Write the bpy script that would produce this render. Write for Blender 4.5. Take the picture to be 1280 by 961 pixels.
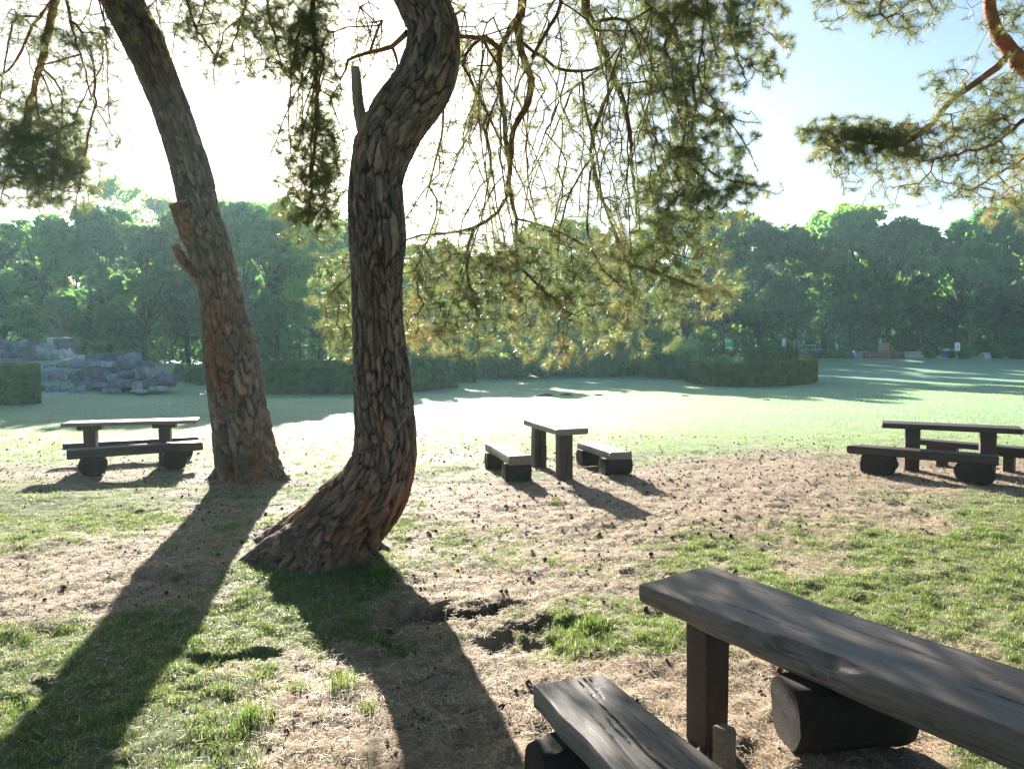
import bpy, bmesh, math, random
import numpy as np
from mathutils import Vector, Quaternion, Matrix
R = math.radians
PI = math.pi
rng = np.random.default_rng(7)
random.seed(7)
for o in list(bpy.data.objects): bpy.data.objects.remove(o)
SC = bpy.context.scene
COL = SC.collection

# ------------------------------------------------------------------ camera, sky, sun, exposure
CAMH, PITCH, F = 1.9, R(3.13), 888.0
cam = bpy.data.cameras.new('camera')
cam.sensor_width = 36; cam.lens = F / 1280 * 36
cam.clip_start = 0.05; cam.clip_end = 2000
camo = bpy.data.objects.new('camera', cam); COL.objects.link(camo)
camo.location = (0, 0, CAMH); camo.rotation_euler = (PI / 2 - PITCH, 0, 0)
SC.camera = camo
SUN_AZ, SUN_EL = R(16.0), R(20.0)          # azimuth left of straight ahead
w = bpy.data.worlds.new("World"); SC.world = w; w.use_nodes = True
wn = w.node_tree.nodes; wl = w.node_tree.links
sky = wn.new('ShaderNodeTexSky'); sky.sky_type = 'NISHITA'; sky.sun_disc = False
sky.sun_elevation = SUN_EL; sky.sun_rotation = -SUN_AZ
sky.air_density = 1.0; sky.dust_density = 1.1; sky.ozone_density = 2.2; sky.altitude = 50
bg = wn['Background']; bg.inputs['Strength'].default_value = 0.05
wl.new(sky.outputs[0], bg.inputs['Color'])
sl = bpy.data.lights.new('sun', 'SUN'); sl.energy = 5.0; sl.angle = R(0.5); sl.color = (1.0, 0.95, 0.86)
so = bpy.data.objects.new('sun', sl); COL.objects.link(so)
sdir = Vector((-math.sin(SUN_AZ) * math.cos(SUN_EL), math.cos(SUN_AZ) * math.cos(SUN_EL), math.sin(SUN_EL)))
so.rotation_euler = sdir.to_track_quat('Z', 'Y').to_euler(); so.location = (-10, 40, 20)
SC.view_settings.view_transform = 'Standard'; SC.view_settings.look = 'None'
SC.view_settings.exposure = 2.22; SC.view_settings.gamma = 1; SC.view_settings.use_curve_mapping = False
SC.cycles.max_bounces = 6; SC.cycles.diffuse_bounces = 3; SC.cycles.sample_clamp_indirect = 8; SC.cycles.transmission_bounces = 4
SC.cycles.glossy_bounces = 2; SC.cycles.volume_bounces = 0; SC.cycles.use_denoising = True
SC.cycles.caustics_reflective = False; SC.cycles.caustics_refractive = False

# ------------------------------------------------------------------ helpers
cp, sp_ = math.cos(PITCH), math.sin(PITCH)
def ray(px, py):
    a, b = (px - 640) / F, (480.5 - py) / F
    return np.array([a, cp + b * sp_, b * cp - sp_])
def atd(px, py, d):                       # the point seen at a pixel, d metres ahead
    r = ray(px, py); return np.array([0, 0, CAMH]) + r * (d / r[1])
def onz(px, py, z=0.0):
    r = ray(px, py); return np.array([0, 0, CAMH]) + r * ((z - CAMH) / r[2])
def proj(x, y, z):
    yy = np.maximum(y, 0.3); zz = z - CAMH
    dep = yy * cp - zz * sp_; up = yy * sp_ + zz * cp
    return 640 + F * x / dep, 480.5 - F * up / dep
def rpx(px, d): return px / F * d

def hash2(ix, iy, s=0):
    h = (ix.astype(np.int64) * 374761393 + iy.astype(np.int64) * 668265263 + int(s) * 1442695041) & 0xFFFFFFFF
    h = ((h ^ (h >> 13)) * 1274126177) & 0xFFFFFFFF
    h = ((h ^ (h >> 16)) * 2246822519) & 0xFFFFFFFF
    return ((h ^ (h >> 15)) & 0xFFFFFF) / float(0xFFFFFF)
def vnoise(x, y, s=0):
    x = np.asarray(x, float); y = np.asarray(y, float)
    ix, iy = np.floor(x), np.floor(y); fx, fy = x - ix, y - iy
    fx = fx * fx * (3 - 2 * fx); fy = fy * fy * (3 - 2 * fy)
    a = hash2(ix, iy, s); b = hash2(ix + 1, iy, s); c = hash2(ix, iy + 1, s); d = hash2(ix + 1, iy + 1, s)
    return (a + (b - a) * fx) * (1 - fy) + (c + (d - c) * fx) * fy
def fbm(x, y, o=4, s=0):
    t = 0; a = .5; n = 0
    for i in range(o):
        t = t + a * vnoise(x * 2 ** i + i * 7.3, y * 2 ** i - i * 3.1, s + i); n += a; a *= .5
    return t / n
def sstep(a, b, x): t = np.clip((x - a) / (b - a), 0, 1); return t * t * (3 - 2 * t)

def mesh(name, V, faces, mat, parent=None, attrs=None, smooth=False, loc=None):
    """faces: list of int arrays (n,3) or (n,4); one mesh object"""
    V = np.asarray(V, np.float32)
    me = bpy.data.meshes.new(name)
    me.vertices.add(len(V)); me.vertices.foreach_set('co', V.ravel())
    faces = [np.asarray(f, np.int32) for f in faces if len(f)]
    li = np.concatenate([f.ravel() for f in faces])
    tot = np.concatenate([np.full(len(f), f.shape[1], np.int32) for f in faces])
    st = np.concatenate([[0], np.cumsum(tot)[:-1]]).astype(np.int32)
    me.loops.add(len(li)); me.loops.foreach_set('vertex_index', li)
    me.polygons.add(len(tot)); me.polygons.foreach_set('loop_start', st); me.polygons.foreach_set('loop_total', tot)
    if smooth: me.polygons.foreach_set('use_smooth', np.ones(len(tot), bool))
    me.update(calc_edges=True)
    for k, a in (attrs or {}).items():
        a = np.asarray(a, np.float32)
        if a.ndim == 1:
            at = me.attributes.new(k, 'FLOAT', 'POINT'); at.data.foreach_set('value', a)
        else:
            at = me.attributes.new(k, 'FLOAT_COLOR', 'POINT')
            if a.shape[1] == 3: a = np.hstack([a, np.ones((len(a), 1), np.float32)])
            at.data.foreach_set('color', a.ravel())
    me.materials.append(mat)
    o = bpy.data.objects.new(name, me); COL.objects.link(o)
    if parent is not None: o.parent = parent
    if loc is not None: o.location = loc
    return o
def tag(o, label=None, cat=None, group=None, kind=None):
    if label: o['label'] = label
    if cat: o['category'] = cat
    if group: o['group'] = group
    if kind: o['kind'] = kind
    return o
def thing(name, label, cat, loc=(0, 0, 0), rz=0.0, group=None):
    o = bpy.data.objects.new(name, None); COL.objects.link(o)
    o.location = tuple(loc); o.rotation_euler = (0, 0, rz); o.empty_display_size = .1
    return tag(o, label, cat, group)
def dup(root, loc, rz=0, sc=None, label=None, group=None, tilt=None):
    r = root.copy(); COL.objects.link(r); r.location = tuple(loc)
    r.rotation_euler = (tilt[0], tilt[1], rz) if tilt else (0, 0, rz)
    if sc is not None: r.scale = sc if hasattr(sc, '__len__') else (sc,) * 3
    if label: r['label'] = label
    if group: r['group'] = group
    for ch in list(root.children):
        c = ch.copy(); COL.objects.link(c); c.parent = r
        for g in ch.children:
            d = g.copy(); COL.objects.link(d); d.parent = c
    return r
def join(parts):
    """parts: list of (V, [faces]) -> V, faces"""
    Vs, tri, quad, n = [], [], [], 0
    for V, fs in parts:
        Vs.append(V)
        for f in fs:
            f = np.asarray(f)
            if len(f) == 0: continue
            (tri if f.shape[1] == 3 else quad).append(f + n)
        n += len(V)
    out = []
    if tri: out.append(np.vstack(tri))
    if quad: out.append(np.vstack(quad))
    return np.vstack(Vs), out
def norm(a): return a / np.maximum(np.linalg.norm(a, axis=-1, keepdims=True), 1e-9)
def catmull(P, n):
    P = np.asarray(P, float); k = len(P)
    Q = np.vstack([2 * P[0] - P[1], P, 2 * P[-1] - P[-2]])
    t = np.linspace(0, k - 1 - 1e-9, n); i = t.astype(int); u = (t - i)[:, None]
    a, b, c, d = Q[i], Q[i + 1], Q[i + 2], Q[i + 3]
    return .5 * (2 * b + (c - a) * u + (2 * a - 5 * b + 4 * c - d) * u ** 2 + (3 * b - a - 3 * c + d) * u ** 3)
def frames(C):
    T = norm(np.gradient(C, axis=0)); N = np.zeros_like(T)
    n = np.cross(T[0], [0, 1, 0.01]); n /= np.linalg.norm(n)
    for i in range(len(T)):
        n = n - T[i] * np.dot(n, T[i]); n /= np.linalg.norm(n); N[i] = n
    return T, N, np.cross(T, N)
def ringfaces(ns, nr):
    i = np.arange(ns - 1)[:, None] * nr; j = np.arange(nr)[None]; j2 = (j + 1) % nr
    return np.stack([i + j, i + j2, i + nr + j2, i + nr + j], -1).reshape(-1, 4)
def sweep(C, RAD, nr=12, cap=True):
    """tube; RAD (ns,) or (ns,nr)"""
    C = np.asarray(C, float); T, N, B = frames(C); RAD = np.asarray(RAD, float)
    if RAD.ndim == 1: RAD = np.repeat(RAD[:, None], nr, 1)
    a = np.linspace(0, 2 * PI, nr, endpoint=False)
    V = C[:, None] + RAD[..., None] * (np.cos(a)[None, :, None] * N[:, None] + np.sin(a)[None, :, None] * B[:, None])
    ns = len(C); V = V.reshape(-1, 3); fs = [ringfaces(ns, nr)]
    if cap:
        n = len(V); V = np.vstack([V, C[0], C[-1]]); j = np.arange(nr); j2 = (j + 1) % nr
        fs.append(np.vstack([np.stack([j2, j, np.full(nr, n)], 1), np.stack([(ns - 1) * nr + j, (ns - 1) * nr + j2, np.full(nr, n + 1)], 1)]))
    return V, fs
def boxm(cx, cy, cz, sx, sy, sz):
    V = np.array([[x, y, z] for x in (-.5, .5) for y in (-.5, .5) for z in (-.5, .5)]) * [sx, sy, sz] + [cx, cy, cz]
    return V, [np.array([[0, 1, 3, 2], [4, 6, 7, 5], [0, 4, 5, 1], [2, 3, 7, 6], [0, 2, 6, 4], [1, 5, 7, 3]])]
def quads(C, U, W):
    """quads centred C with half axes U, W"""
    V = np.stack([C - U - W, C + U - W, C + U + W, C - U + W], 1).reshape(-1, 3)
    return V, [np.arange(len(V)).reshape(-1, 4)]
def rand_unit(n): return norm(rng.normal(size=(n, 3)))

# ------------------------------------------------------------------ materials
def mat(name, rough=.8, color=(.5, .5, .5), spec=.3):
    m = bpy.data.materials.new(name); m.use_nodes = True
    b = m.node_tree.nodes['Principled BSDF']
    b.inputs['Base Color'].default_value = (*color, 1); b.inputs['Roughness'].default_value = rough
    b.inputs['Specular IOR Level'].default_value = spec
    return m, m.node_tree.nodes, m.node_tree.links, b
def nd(N, t, **k):
    n = N.new(t)
    for a, v in k.items(): setattr(n, a, v)
    return n
def ramp(N, L, src, stops):
    r = N.new('ShaderNodeValToRGB'); e = r.color_ramp.elements
    while len(e) < len(stops): e.new(.5)
    for q, (p, c) in zip(e, stops): q.position = p; q.color = (*c, 1)
    L.new(src, r.inputs[0]); return r.outputs[0]
def noise(N, L, sc, det=5, vec=None, rough=.6):
    n = N.new('ShaderNodeTexNoise'); n.inputs['Scale'].default_value = sc; n.inputs['Detail'].default_value = det
    n.inputs['Roughness'].default_value = rough
    if vec is not None: L.new(vec, n.inputs['Vector'])
    return n.outputs['Fac']
def mixc(N, L, f, a, b, blend='MIX'):
    m = N.new('ShaderNodeMix'); m.data_type = 'RGBA'; m.blend_type = blend
    for i, v in ((0, f), (6, a), (7, b)):
        if hasattr(v, 'links'): L.new(v, m.inputs[i])
        else: m.inputs[i].default_value = v if i == 0 else (*v, 1)
    return m.outputs[2]
def mth(N, L, op, a, b=0.0, c=None):
    m = N.new('ShaderNodeMath'); m.operation = op
    for i, v in enumerate((a, b) if c is None else (a, b, c)):
        if hasattr(v, 'links'): L.new(v, m.inputs[i])
        else: m.inputs[i].default_value = v
    return m.outputs[0]
def bump(N, L, b, h, s=.5, d=.01):
    n = N.new('ShaderNodeBump'); n.inputs['Strength'].default_value = s; n.inputs['Distance'].default_value = d
    L.new(h, n.inputs['Height']); L.new(n.outputs[0], b.inputs['Normal'])
def objco(N, L, scale=(1, 1, 1)):
    t = N.new('ShaderNodeTexCoord'); m = N.new('ShaderNodeMapping'); m.inputs['Scale'].default_value = scale
    L.new(t.outputs['Object'], m.inputs['Vector']); return m.outputs[0]
def attr(N, k, col=False):
    a = N.new('ShaderNodeAttribute'); a.attribute_name = k
    return a.outputs['Color' if col else 'Fac']
def leafmat(name, stops, trans=.45, sc=1.2, rough=.5, tint=1.0, usecol=False, vary=.0, refl=(.78, 1.0, 1.15), tb=.8):
    m, N, L, b = mat(name, rough)
    if usecol: c = attr(N, 'col', True)
    else: c = ramp(N, L, noise(N, L, sc, 3, objco(N, L)), stops)
    if vary:
        oi = N.new('ShaderNodeObjectInfo'); hs = N.new('ShaderNodeHueSaturation')
        L.new(c, hs.inputs['Color']); L.new(mth(N, L, 'MULTIPLY_ADD', oi.outputs['Random'], .06, .475), hs.inputs['Hue'])
        L.new(mth(N, L, 'MULTIPLY_ADD', oi.outputs['Random'], vary, 1 - vary / 2), hs.inputs['Value']); c = hs.outputs[0]
    L.new(mixc(N, L, 1.0, c, refl, 'MULTIPLY'), b.inputs['Base Color'])
    tr = N.new('ShaderNodeBsdfTranslucent'); L.new(mixc(N, L, 1.0, c, (1.5 * tint, 1.6 * tint, tb * tint), 'MULTIPLY'), tr.inputs['Color'])
    mx = N.new('ShaderNodeMixShader'); mx.inputs[0].default_value = trans
    L.new(b.outputs[0], mx.inputs[1]); L.new(tr.outputs[0], mx.inputs[2]); L.new(mx.outputs[0], N['Material Output'].inputs[0])
    return m

def make_wood(name, dark, mid, pale, rough=.5, moss=0):
    m, N, L, b = mat(name, rough, spec=.5)
    v = objco(N, L, (1.2, 14, 14)); n1 = noise(N, L, 2.2, 8, v, .7); v2 = objco(N, L, (1, 1, 1)); n2 = noise(N, L, 3.0, 4, v2)
    v3 = objco(N, L, (2.5, 90, 90)); n3 = noise(N, L, 3, 3, v3, .6)
    c = ramp(N, L, n1, [(.3, dark), (.52, mid), (.75, pale)])
    c = mixc(N, L, mth(N, L, 'MULTIPLY', n2, .6), c, mid)
    c = mixc(N, L, 1.0, c, ramp(N, L, n3, [(.32, (.45, .42, .4)), (.5, (1, 1, 1))]), 'MULTIPLY')
    c = mixc(N, L, attr(N, 'crack'), c, (.006, .005, .004))
    L.new(c, b.inputs['Base Color'])
    L.new(mth(N, L, 'MULTIPLY_ADD', n2, .3, rough - .12), b.inputs['Roughness'])
    bump(N, L, b, mth(N, L, 'ADD', n1, mth(N, L, 'MULTIPLY', n3, .8)), .55, .006)
    return m
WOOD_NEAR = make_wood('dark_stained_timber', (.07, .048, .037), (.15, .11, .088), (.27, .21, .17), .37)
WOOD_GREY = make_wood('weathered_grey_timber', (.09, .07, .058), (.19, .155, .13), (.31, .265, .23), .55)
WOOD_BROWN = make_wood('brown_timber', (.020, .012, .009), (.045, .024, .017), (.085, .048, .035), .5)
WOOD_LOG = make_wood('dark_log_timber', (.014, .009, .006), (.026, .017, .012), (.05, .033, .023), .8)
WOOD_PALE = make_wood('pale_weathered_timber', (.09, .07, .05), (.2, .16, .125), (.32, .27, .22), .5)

def make_bark(name):
    m, N, L, b = mat(name, .85, spec=.25)
    pl, cr, og = attr(N, 'plate'), attr(N, 'crack'), attr(N, 'orange')
    v = objco(N, L, (1, 1, .4)); n1 = noise(N, L, 22, 6, v, .7); n2 = noise(N, L, 70, 4, v, .7); n3 = noise(N, L, 3, 3, v)
    grey = ramp(N, L, mth(N, L, 'ADD', mth(N, L, 'MULTIPLY', pl, .7), mth(N, L, 'MULTIPLY', n1, .4)), [(.15, (.06, .05, .043)), (.5, (.14, .115, .098)), (.85, (.29, .245, .215))])
    ora = ramp(N, L, mth(N, L, 'ADD', mth(N, L, 'MULTIPLY', pl, .6), mth(N, L, 'MULTIPLY', n1, .5)), [(.15, (.08, .032, .017)), (.5, (.21, .085, .036)), (.9, (.36, .165, .08))])
    c = mixc(N, L, og, grey, ora)
    mossf = ramp(N, L, n3, [(.56, (0, 0, 0)), (.7, (.45, .45, .45))])
    c = mixc(N, L, mossf, c, (.055, .075, .035))
    c = mixc(N, L, cr, c, (.016, .011, .009))
    L.new(c, b.inputs['Base Color'])
    bump(N, L, b, mth(N, L, 'ADD', n1, mth(N, L, 'MULTIPLY', n2, .5)), .7, .012)
    return m
BARK = make_bark('pine_bark')
def make_twigbark(name, c0, c1):
    m, N, L, b = mat(name, .8); n = noise(N, L, 9, 4, objco(N, L)); L.new(ramp(N, L, n, [(.35, c0), (.65, c1)]), b.inputs['Base Color']); return m
LIMB = make_twigbark('orange_limb_bark', (.11, .045, .022), (.23, .10, .05))
LIMB_RED = make_twigbark('red_limb_bark', (.22, .06, .025), (.40, .13, .055))
FARBARK = make_twigbark('far_tree_bark', (.022, .022, .017), (.055, .05, .04))
PALEBARK = make_twigbark('pale_far_bark', (.28, .27, .24), (.42, .40, .36))
NEEDLE = leafmat('pine_needles', None, .5, tb=1.0, usecol=True, rough=.35)

# ------------------------------------------------------------------ ground
PIT = [(580, 768, .30, .12, .09), (640, 758, .20, .08, .08), (685, 782, .18, .10, .06), (215, 722, .3, .16, -.06), (275, 822, .2, .12, .05), (1000, 1000, .5, .3, .04), (640, 800, .22, .12, .05), (520, 770, .2, .15, .05), (15, 880, .2, .2, .04)]
PITW = [(onz(a, b)[:2], rx, ry, d) for a, b, rx, ry, d in PIT]
MB = [atd(60, 470, 30.0), atd(170, 480, 29.0)]
def gh(x, y):
    x = np.asarray(x, float); y = np.asarray(y, float)
    z = sstep(33, 66, y) * .82 + sstep(20, 60, y) * sstep(-2, -30, x) * -.1
    near = 1 - sstep(9, 22, y)
    z = z + (fbm(x * .9, y * .9, 3, 3) - .5) * .10 * near + (fbm(x * 5, y * 5, 4, 9) - .5) * .06 * near + (fbm(x * 16, y * 16, 2, 19) - .5) * .03 * (1 - sstep(7, 11, y))
    for p, rx, ry, d in PITW:
        dx = x - p[0] + (fbm(x * 6, y * 6, 3, 5) - .5) * .55; dy = y - p[1] + (fbm(x * 6, y * 6, 3, 6) - .5) * .45
        z = z - d * np.exp(-((dx / rx) ** 2 + (dy / ry) ** 2) ** 3) * (.8 + .5 * vnoise(x * 12, y * 12, 8))
    # low earth bank under the rock pile, small rise round the two pines
    z = z + 1.25 * np.exp(-(((x - (-20.5)) / 3.6) ** 2) ** 1.5 - ((y - 31.2) / 2.2) ** 2) + .55 * np.exp(-(((x + 16.5) / 2.6) ** 2) ** 1.5 - ((y - 30.4) / 1.6) ** 2)
    b0 = onz(400, 700); z = z + .07 * np.exp(-(((x - b0[0]) / .6) ** 2 + ((y - b0[1]) / .5) ** 2))
    a0 = onz(315, 600); z = z + .06 * np.exp(-(((x - a0[0]) / .6) ** 2 + ((y - a0[1]) / .5) ** 2))
    return z
def pit_tone(x, y):  # mask for the darker soil colour inside the deeper pits
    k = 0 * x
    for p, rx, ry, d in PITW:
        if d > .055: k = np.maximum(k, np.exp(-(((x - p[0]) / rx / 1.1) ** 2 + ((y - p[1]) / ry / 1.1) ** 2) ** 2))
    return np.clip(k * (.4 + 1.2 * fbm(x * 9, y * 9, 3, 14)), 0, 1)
def gmask(x, y):
    """1 = grass, 0 = bare soil with needle litter"""
    px, py = proj(x, y, 0 * x)
    def g(cx, cy, rx, ry): return np.exp(-(((px - cx) / rx) ** 2 + ((py - cy) / ry) ** 2) ** 1.3)
    m = np.full(np.shape(px), .94)
    for (cx, cy, rx, ry, a) in [(760, 620, 330, 52, -.75), (1150, 590, 260, 26, -.8), (90, 590, 190, 18, -.6), (620, 700, 200, 70, -.42),
                                (60, 735, 190, 46, -.85), (560, 860, 200, 120, -.62), (760, 930, 300, 100, -.8), (1000, 900, 260, 90, -.7), (300, 640, 110, 30, -.3),
                                (330, 830, 120, 60, -.35), (480, 960, 130, 80, -.55), (300, 600, 90, 20, -.45), (1050, 690, 150, 60, -.22),
                                (230, 690, 120, 26, -.55), (540, 760, 90, 35, -.55), (850, 720, 140, 40, -.3), (780, 790, 90, 34, .45), (440, 735, 110, 40, .55), (400, 905, 90, 60, -.35),
                                (1060, 645, 180, 22, -.25), (190, 860, 230, 90, .4), (640, 930, 200, 80, -.1)]:
        m = m + a * g(cx, cy, rx, ry)
    m = m + (fbm(x * 1.1, y * 1.1, 3, 21) - .5) * .8 * (1 - sstep(11, 20, y)) + (fbm(x * 5.5, y * 5.5, 3, 31) - .5) * 1.0 * (1 - .75 * sstep(9, 20, y))
    m = np.where(y > 13, np.maximum(m, .55 + .45 * sstep(13, 18, y)), m)
    return np.clip((m - .28) / .5, 0, 1)
def axis(fine0, fine1, step, lo, hi, gr=1.07):
    a = list(np.arange(fine0, fine1, step)); s = step; v = a[-1]
    while v < hi: s = min(s * gr, 25); v += s; a.append(v)
    s = step; v = fine0; pre = []
    while v > lo: s = min(s * gr * 1.06, 25); v -= s; pre.append(v)
    return np.array(pre[::-1] + a)
gx = axis(-4.5, 5.0, .032, -420, 420, 1.05); gy = axis(2.6, 8.5, .030, -25, 620, 1.02)
GX, GY = np.meshgrid(gx, gy); GZ = gh(GX, GY)
nx, ny = len(gx), len(gy)
ii = (np.arange(ny - 1)[:, None] * nx + np.arange(nx - 1)[None]).ravel()
print('ground', nx, ny)
m, N, L, b = mat('ground_soil_and_turf', .9, spec=.2)
v = objco(N, L); n1 = noise(N, L, 7, 8, v, .7); n2 = noise(N, L, 60, 4, v, .75); n3 = noise(N, L, 1.3, 4, v); n4 = noise(N, L, .35, 6, v, .65)
soil = ramp(N, L, mth(N, L, 'ADD', mth(N, L, 'MULTIPLY', n1, .55), mth(N, L, 'MULTIPLY', n2, .45)), [(.34, (.085, .055, .036)), (.44, (.23, .16, .105)), (.54, (.36, .28, .195)), (.68, (.52, .44, .33))])
soil = mixc(N, L, mth(N, L, 'MULTIPLY', n3, .5), soil, (.27, .17, .105))
turf = ramp(N, L, n2, [(.32, (.035, .055, .018)), (.5, (.085, .125, .035)), (.68, (.17, .2, .075))])
turf = mixc(N, L, mth(N, L, 'MULTIPLY', n1, .45), turf, (.27, .24, .14))
far = ramp(N, L, n4, [(.35, (.19, .33, .18)), (.65, (.29, .43, .26))])  # pale far turf, with the sunlit dew glint put into its colour
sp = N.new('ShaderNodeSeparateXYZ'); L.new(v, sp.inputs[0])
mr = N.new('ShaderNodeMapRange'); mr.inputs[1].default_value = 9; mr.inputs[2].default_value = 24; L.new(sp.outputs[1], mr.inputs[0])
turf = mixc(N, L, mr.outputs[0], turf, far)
soil = mixc(N, L, attr(N, 'pit_dark'), soil, (.055, .034, .024))
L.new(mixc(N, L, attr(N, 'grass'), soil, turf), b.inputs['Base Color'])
bump(N, L, b, mth(N, L, 'ADD', n1, n2), .9, .02)
L.new(mth(N, L, 'MULTIPLY_ADD', mr.outputs[0], .3, .2), b.inputs['Specular IOR Level']); L.new(mth(N, L, 'MULTIPLY_ADD', mr.outputs[0], -.42, .9), b.inputs['Roughness'])
gmv = gmask(GX.ravel(), GY.ravel())
go = mesh('ground', np.stack([GX.ravel(), GY.ravel(), GZ.ravel()], 1), [np.stack([ii, ii + 1, ii + nx + 1, ii + nx], 1)], m, attrs={'grass': gmv, 'pit_dark': pit_tone(GX.ravel(), GY.ravel())}, smooth=True)
tag(go, kind='structure')

# ------------------------------------------------------------------ grass, litter
GRASS = leafmat('grass_blades', None, .5, usecol=True, rough=.38, refl=(.8, 1.0, 1.1), tb=1.05)
LITTER, N, L, b = mat('dry_needle_litter', .7); L.new(attr(N, 'col', True), b.inputs['Base Color'])
def fan(n, y0, y1, spread=.76, extra=.5):
    y = np.sqrt(rng.uniform(y0 ** 2, y1 ** 2, n)); x = rng.uniform(-1, 1, n) * (spread * y + extra); return x, y
def blades(x, y, h, wd, col, lean=.6, two=True, z=None):
    n = len(x); z = gh(x, y) - .004 if z is None else z
    B = np.stack([x, y, z], 1); a = rng.uniform(0, 2 * PI, n)
    side = np.stack([np.cos(a), np.sin(a), 0 * a], 1) * (wd / 2)[:, None]
    la = rng.uniform(0, 2 * PI, n); ln = np.abs(rng.normal(0, lean, n))
    D = np.stack([np.cos(la) * ln, np.sin(la) * ln, 0 * a], 1)
    up = np.array([0, 0, 1.])
    mid = B + (up * .55 + D * .3) * h[:, None]; tip = B + norm(up * .9 + D) * h[:, None]
    if two:
        V = np.stack([B - side, B + side, mid + side * .8, mid - side * .8, tip], 1).reshape(-1, 3)
        i = np.arange(n)[:, None] * 5
        return V, [i + [[3, 2, 4]], i + [[0, 1, 2, 3]]], np.repeat(col, 5, 0)
    V = np.stack([B - side, B + side, tip], 1).reshape(-1, 3)
    return V, [np.arange(n * 3).reshape(-1, 3)], np.repeat(col, 3, 0)
def gcol(n, dry):
    a = np.array([.075, .125, .026]); c = np.array([.16, .20, .06]); s = np.array([.46, .40, .27])
    t = rng.random((n, 1)); col = a * (1 - t) + c * t
    d = (rng.random((n, 1)) < dry[:, None]); col = np.where(d, s * rng.uniform(.6, 1.1, (n, 1)), col)
    return col * rng.uniform(.75, 1.25, (n, 1))
P_, C_ = [], []
for (n, y0, y1, h0, h1, wd, two) in [(900000, 2.5, 8.0, .010, .034, .0026, True), (560000, 8, 16, .014, .034, .005, False), (330000, 16, 36, .02, .04, .013, False)]:
    x, y = fan(n, y0, y1); gmk = gmask(x, y); pat = fbm(x * 3, y * 3, 3, 77); cl = sstep(.40, .62, fbm(x * 9, y * 9, 3, 78)); pat = np.where(y < 16, pat * (.25 + 1.1 * cl), pat)
    keep = rng.random(n) < np.maximum(gmk ** 1.3 * np.clip(.25 + pat * 1.5, 0, 1), .17 if y0 < 9 else .10); x, y, gmk, pat = x[keep], y[keep], gmk[keep], pat[keep]
    k = len(x); h = rng.uniform(h0, h1, k) * (.55 + .7 * gmk) * (.6 + pat * .95)
    V, f, c = blades(x, y, h, rng.uniform(.7, 1.3, k) * wd, gcol(k, np.clip(.95 - .7 * gmk - .2 * pat, .15, 1)), 1.1, two); glint_pale = np.clip((np.repeat(y, len(c) // k)[:, None] - 8) / 8, 0, 1) * .6; c = c * (1 - glint_pale) + np.array([.40, .46, .31]) * glint_pale; P_.append((V, f)); C_.append(c)  # far blades paled: straw tone plus dew glint put into the colour
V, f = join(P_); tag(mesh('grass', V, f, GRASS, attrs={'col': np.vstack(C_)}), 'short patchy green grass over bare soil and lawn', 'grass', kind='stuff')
print('grass', len(V))
# dry needles lying on the soil
n = 330000; x, y = fan(n, 2.5, 13); gmk = gmask(x, y); k = rng.random(n) < np.clip(1.05 - gmk * .8, 0, 1) * np.clip(6 / y, 0, 1) * (.25 + fbm(x * 2.2, y * 2.2, 3, 55)); x, y = x[k], y[k]; n = len(x)
a = rng.uniform(0, 2 * PI, n); ln = rng.uniform(.025, .07, n); el = rng.normal(0, .25, n)
D = np.stack([np.cos(a) * np.cos(el), np.sin(a) * np.cos(el), np.sin(el)], 1) * ln[:, None] / 2; S = np.stack([-np.sin(a), np.cos(a), 0 * a], 1) * (.0010 + .0006 * (y / 5))[:, None]
Cc = np.stack([x, y, gh(x, y) + .004 + np.abs(rng.normal(0, .005, n)) + np.abs(D[:, 2])], 1)
V, f = quads(Cc, D, S)
t = rng.random((n, 1)) ** .6; col = np.array([.26, .11, .055]) * (1 - t) + np.array([.62, .52, .38]) * t; col = col * rng.uniform(.5, 1.2, (n, 1))
tag(mesh('pine_litter', V, f, LITTER, attrs={'col': np.repeat(col, 4, 0)}), 'fallen dry pine needles strewn over the bare soil', 'pine litter', kind='stuff')
# dark crumbs of soil and bark
n = 11000; x, y = fan(n, 2.6, 15); gmk = gmask(x, y); k = rng.random(n) < (1.0 - gmk * .8) * (.3 + fbm(x * 1.5, y * 1.5, 3, 91)); x, y = x[k], y[k]; n = len(x)
s = rng.uniform(.003, .011, n) * (1 + y / 10)
oc = np.array([[1, 0, 0], [-1, 0, 0], [0, 1, 0], [0, -1, 0], [0, 0, 1], [0, 0, -1.]]); of = np.array([[0, 2, 4], [2, 1, 4], [1, 3, 4], [3, 0, 4], [2, 0, 5], [1, 2, 5], [3, 1, 5], [0, 3, 5]])
V = (np.stack([x, y, gh(x, y) + s * .3], 1)[:, None] + oc[None] * s[:, None, None] * rng.uniform(.5, 1.3, (n, 6, 1))).reshape(-1, 3)
f = (np.arange(n)[:, None, None] * 6 + of[None]).reshape(-1, 3)
SOILM, N, L, b = mat('soil_crumb', .95, (.10, .065, .045))
tag(mesh('soil_crumbs', V, [f], SOILM), 'small dark crumbs of soil and bark on the ground', 'soil crumbs', kind='stuff')

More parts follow.
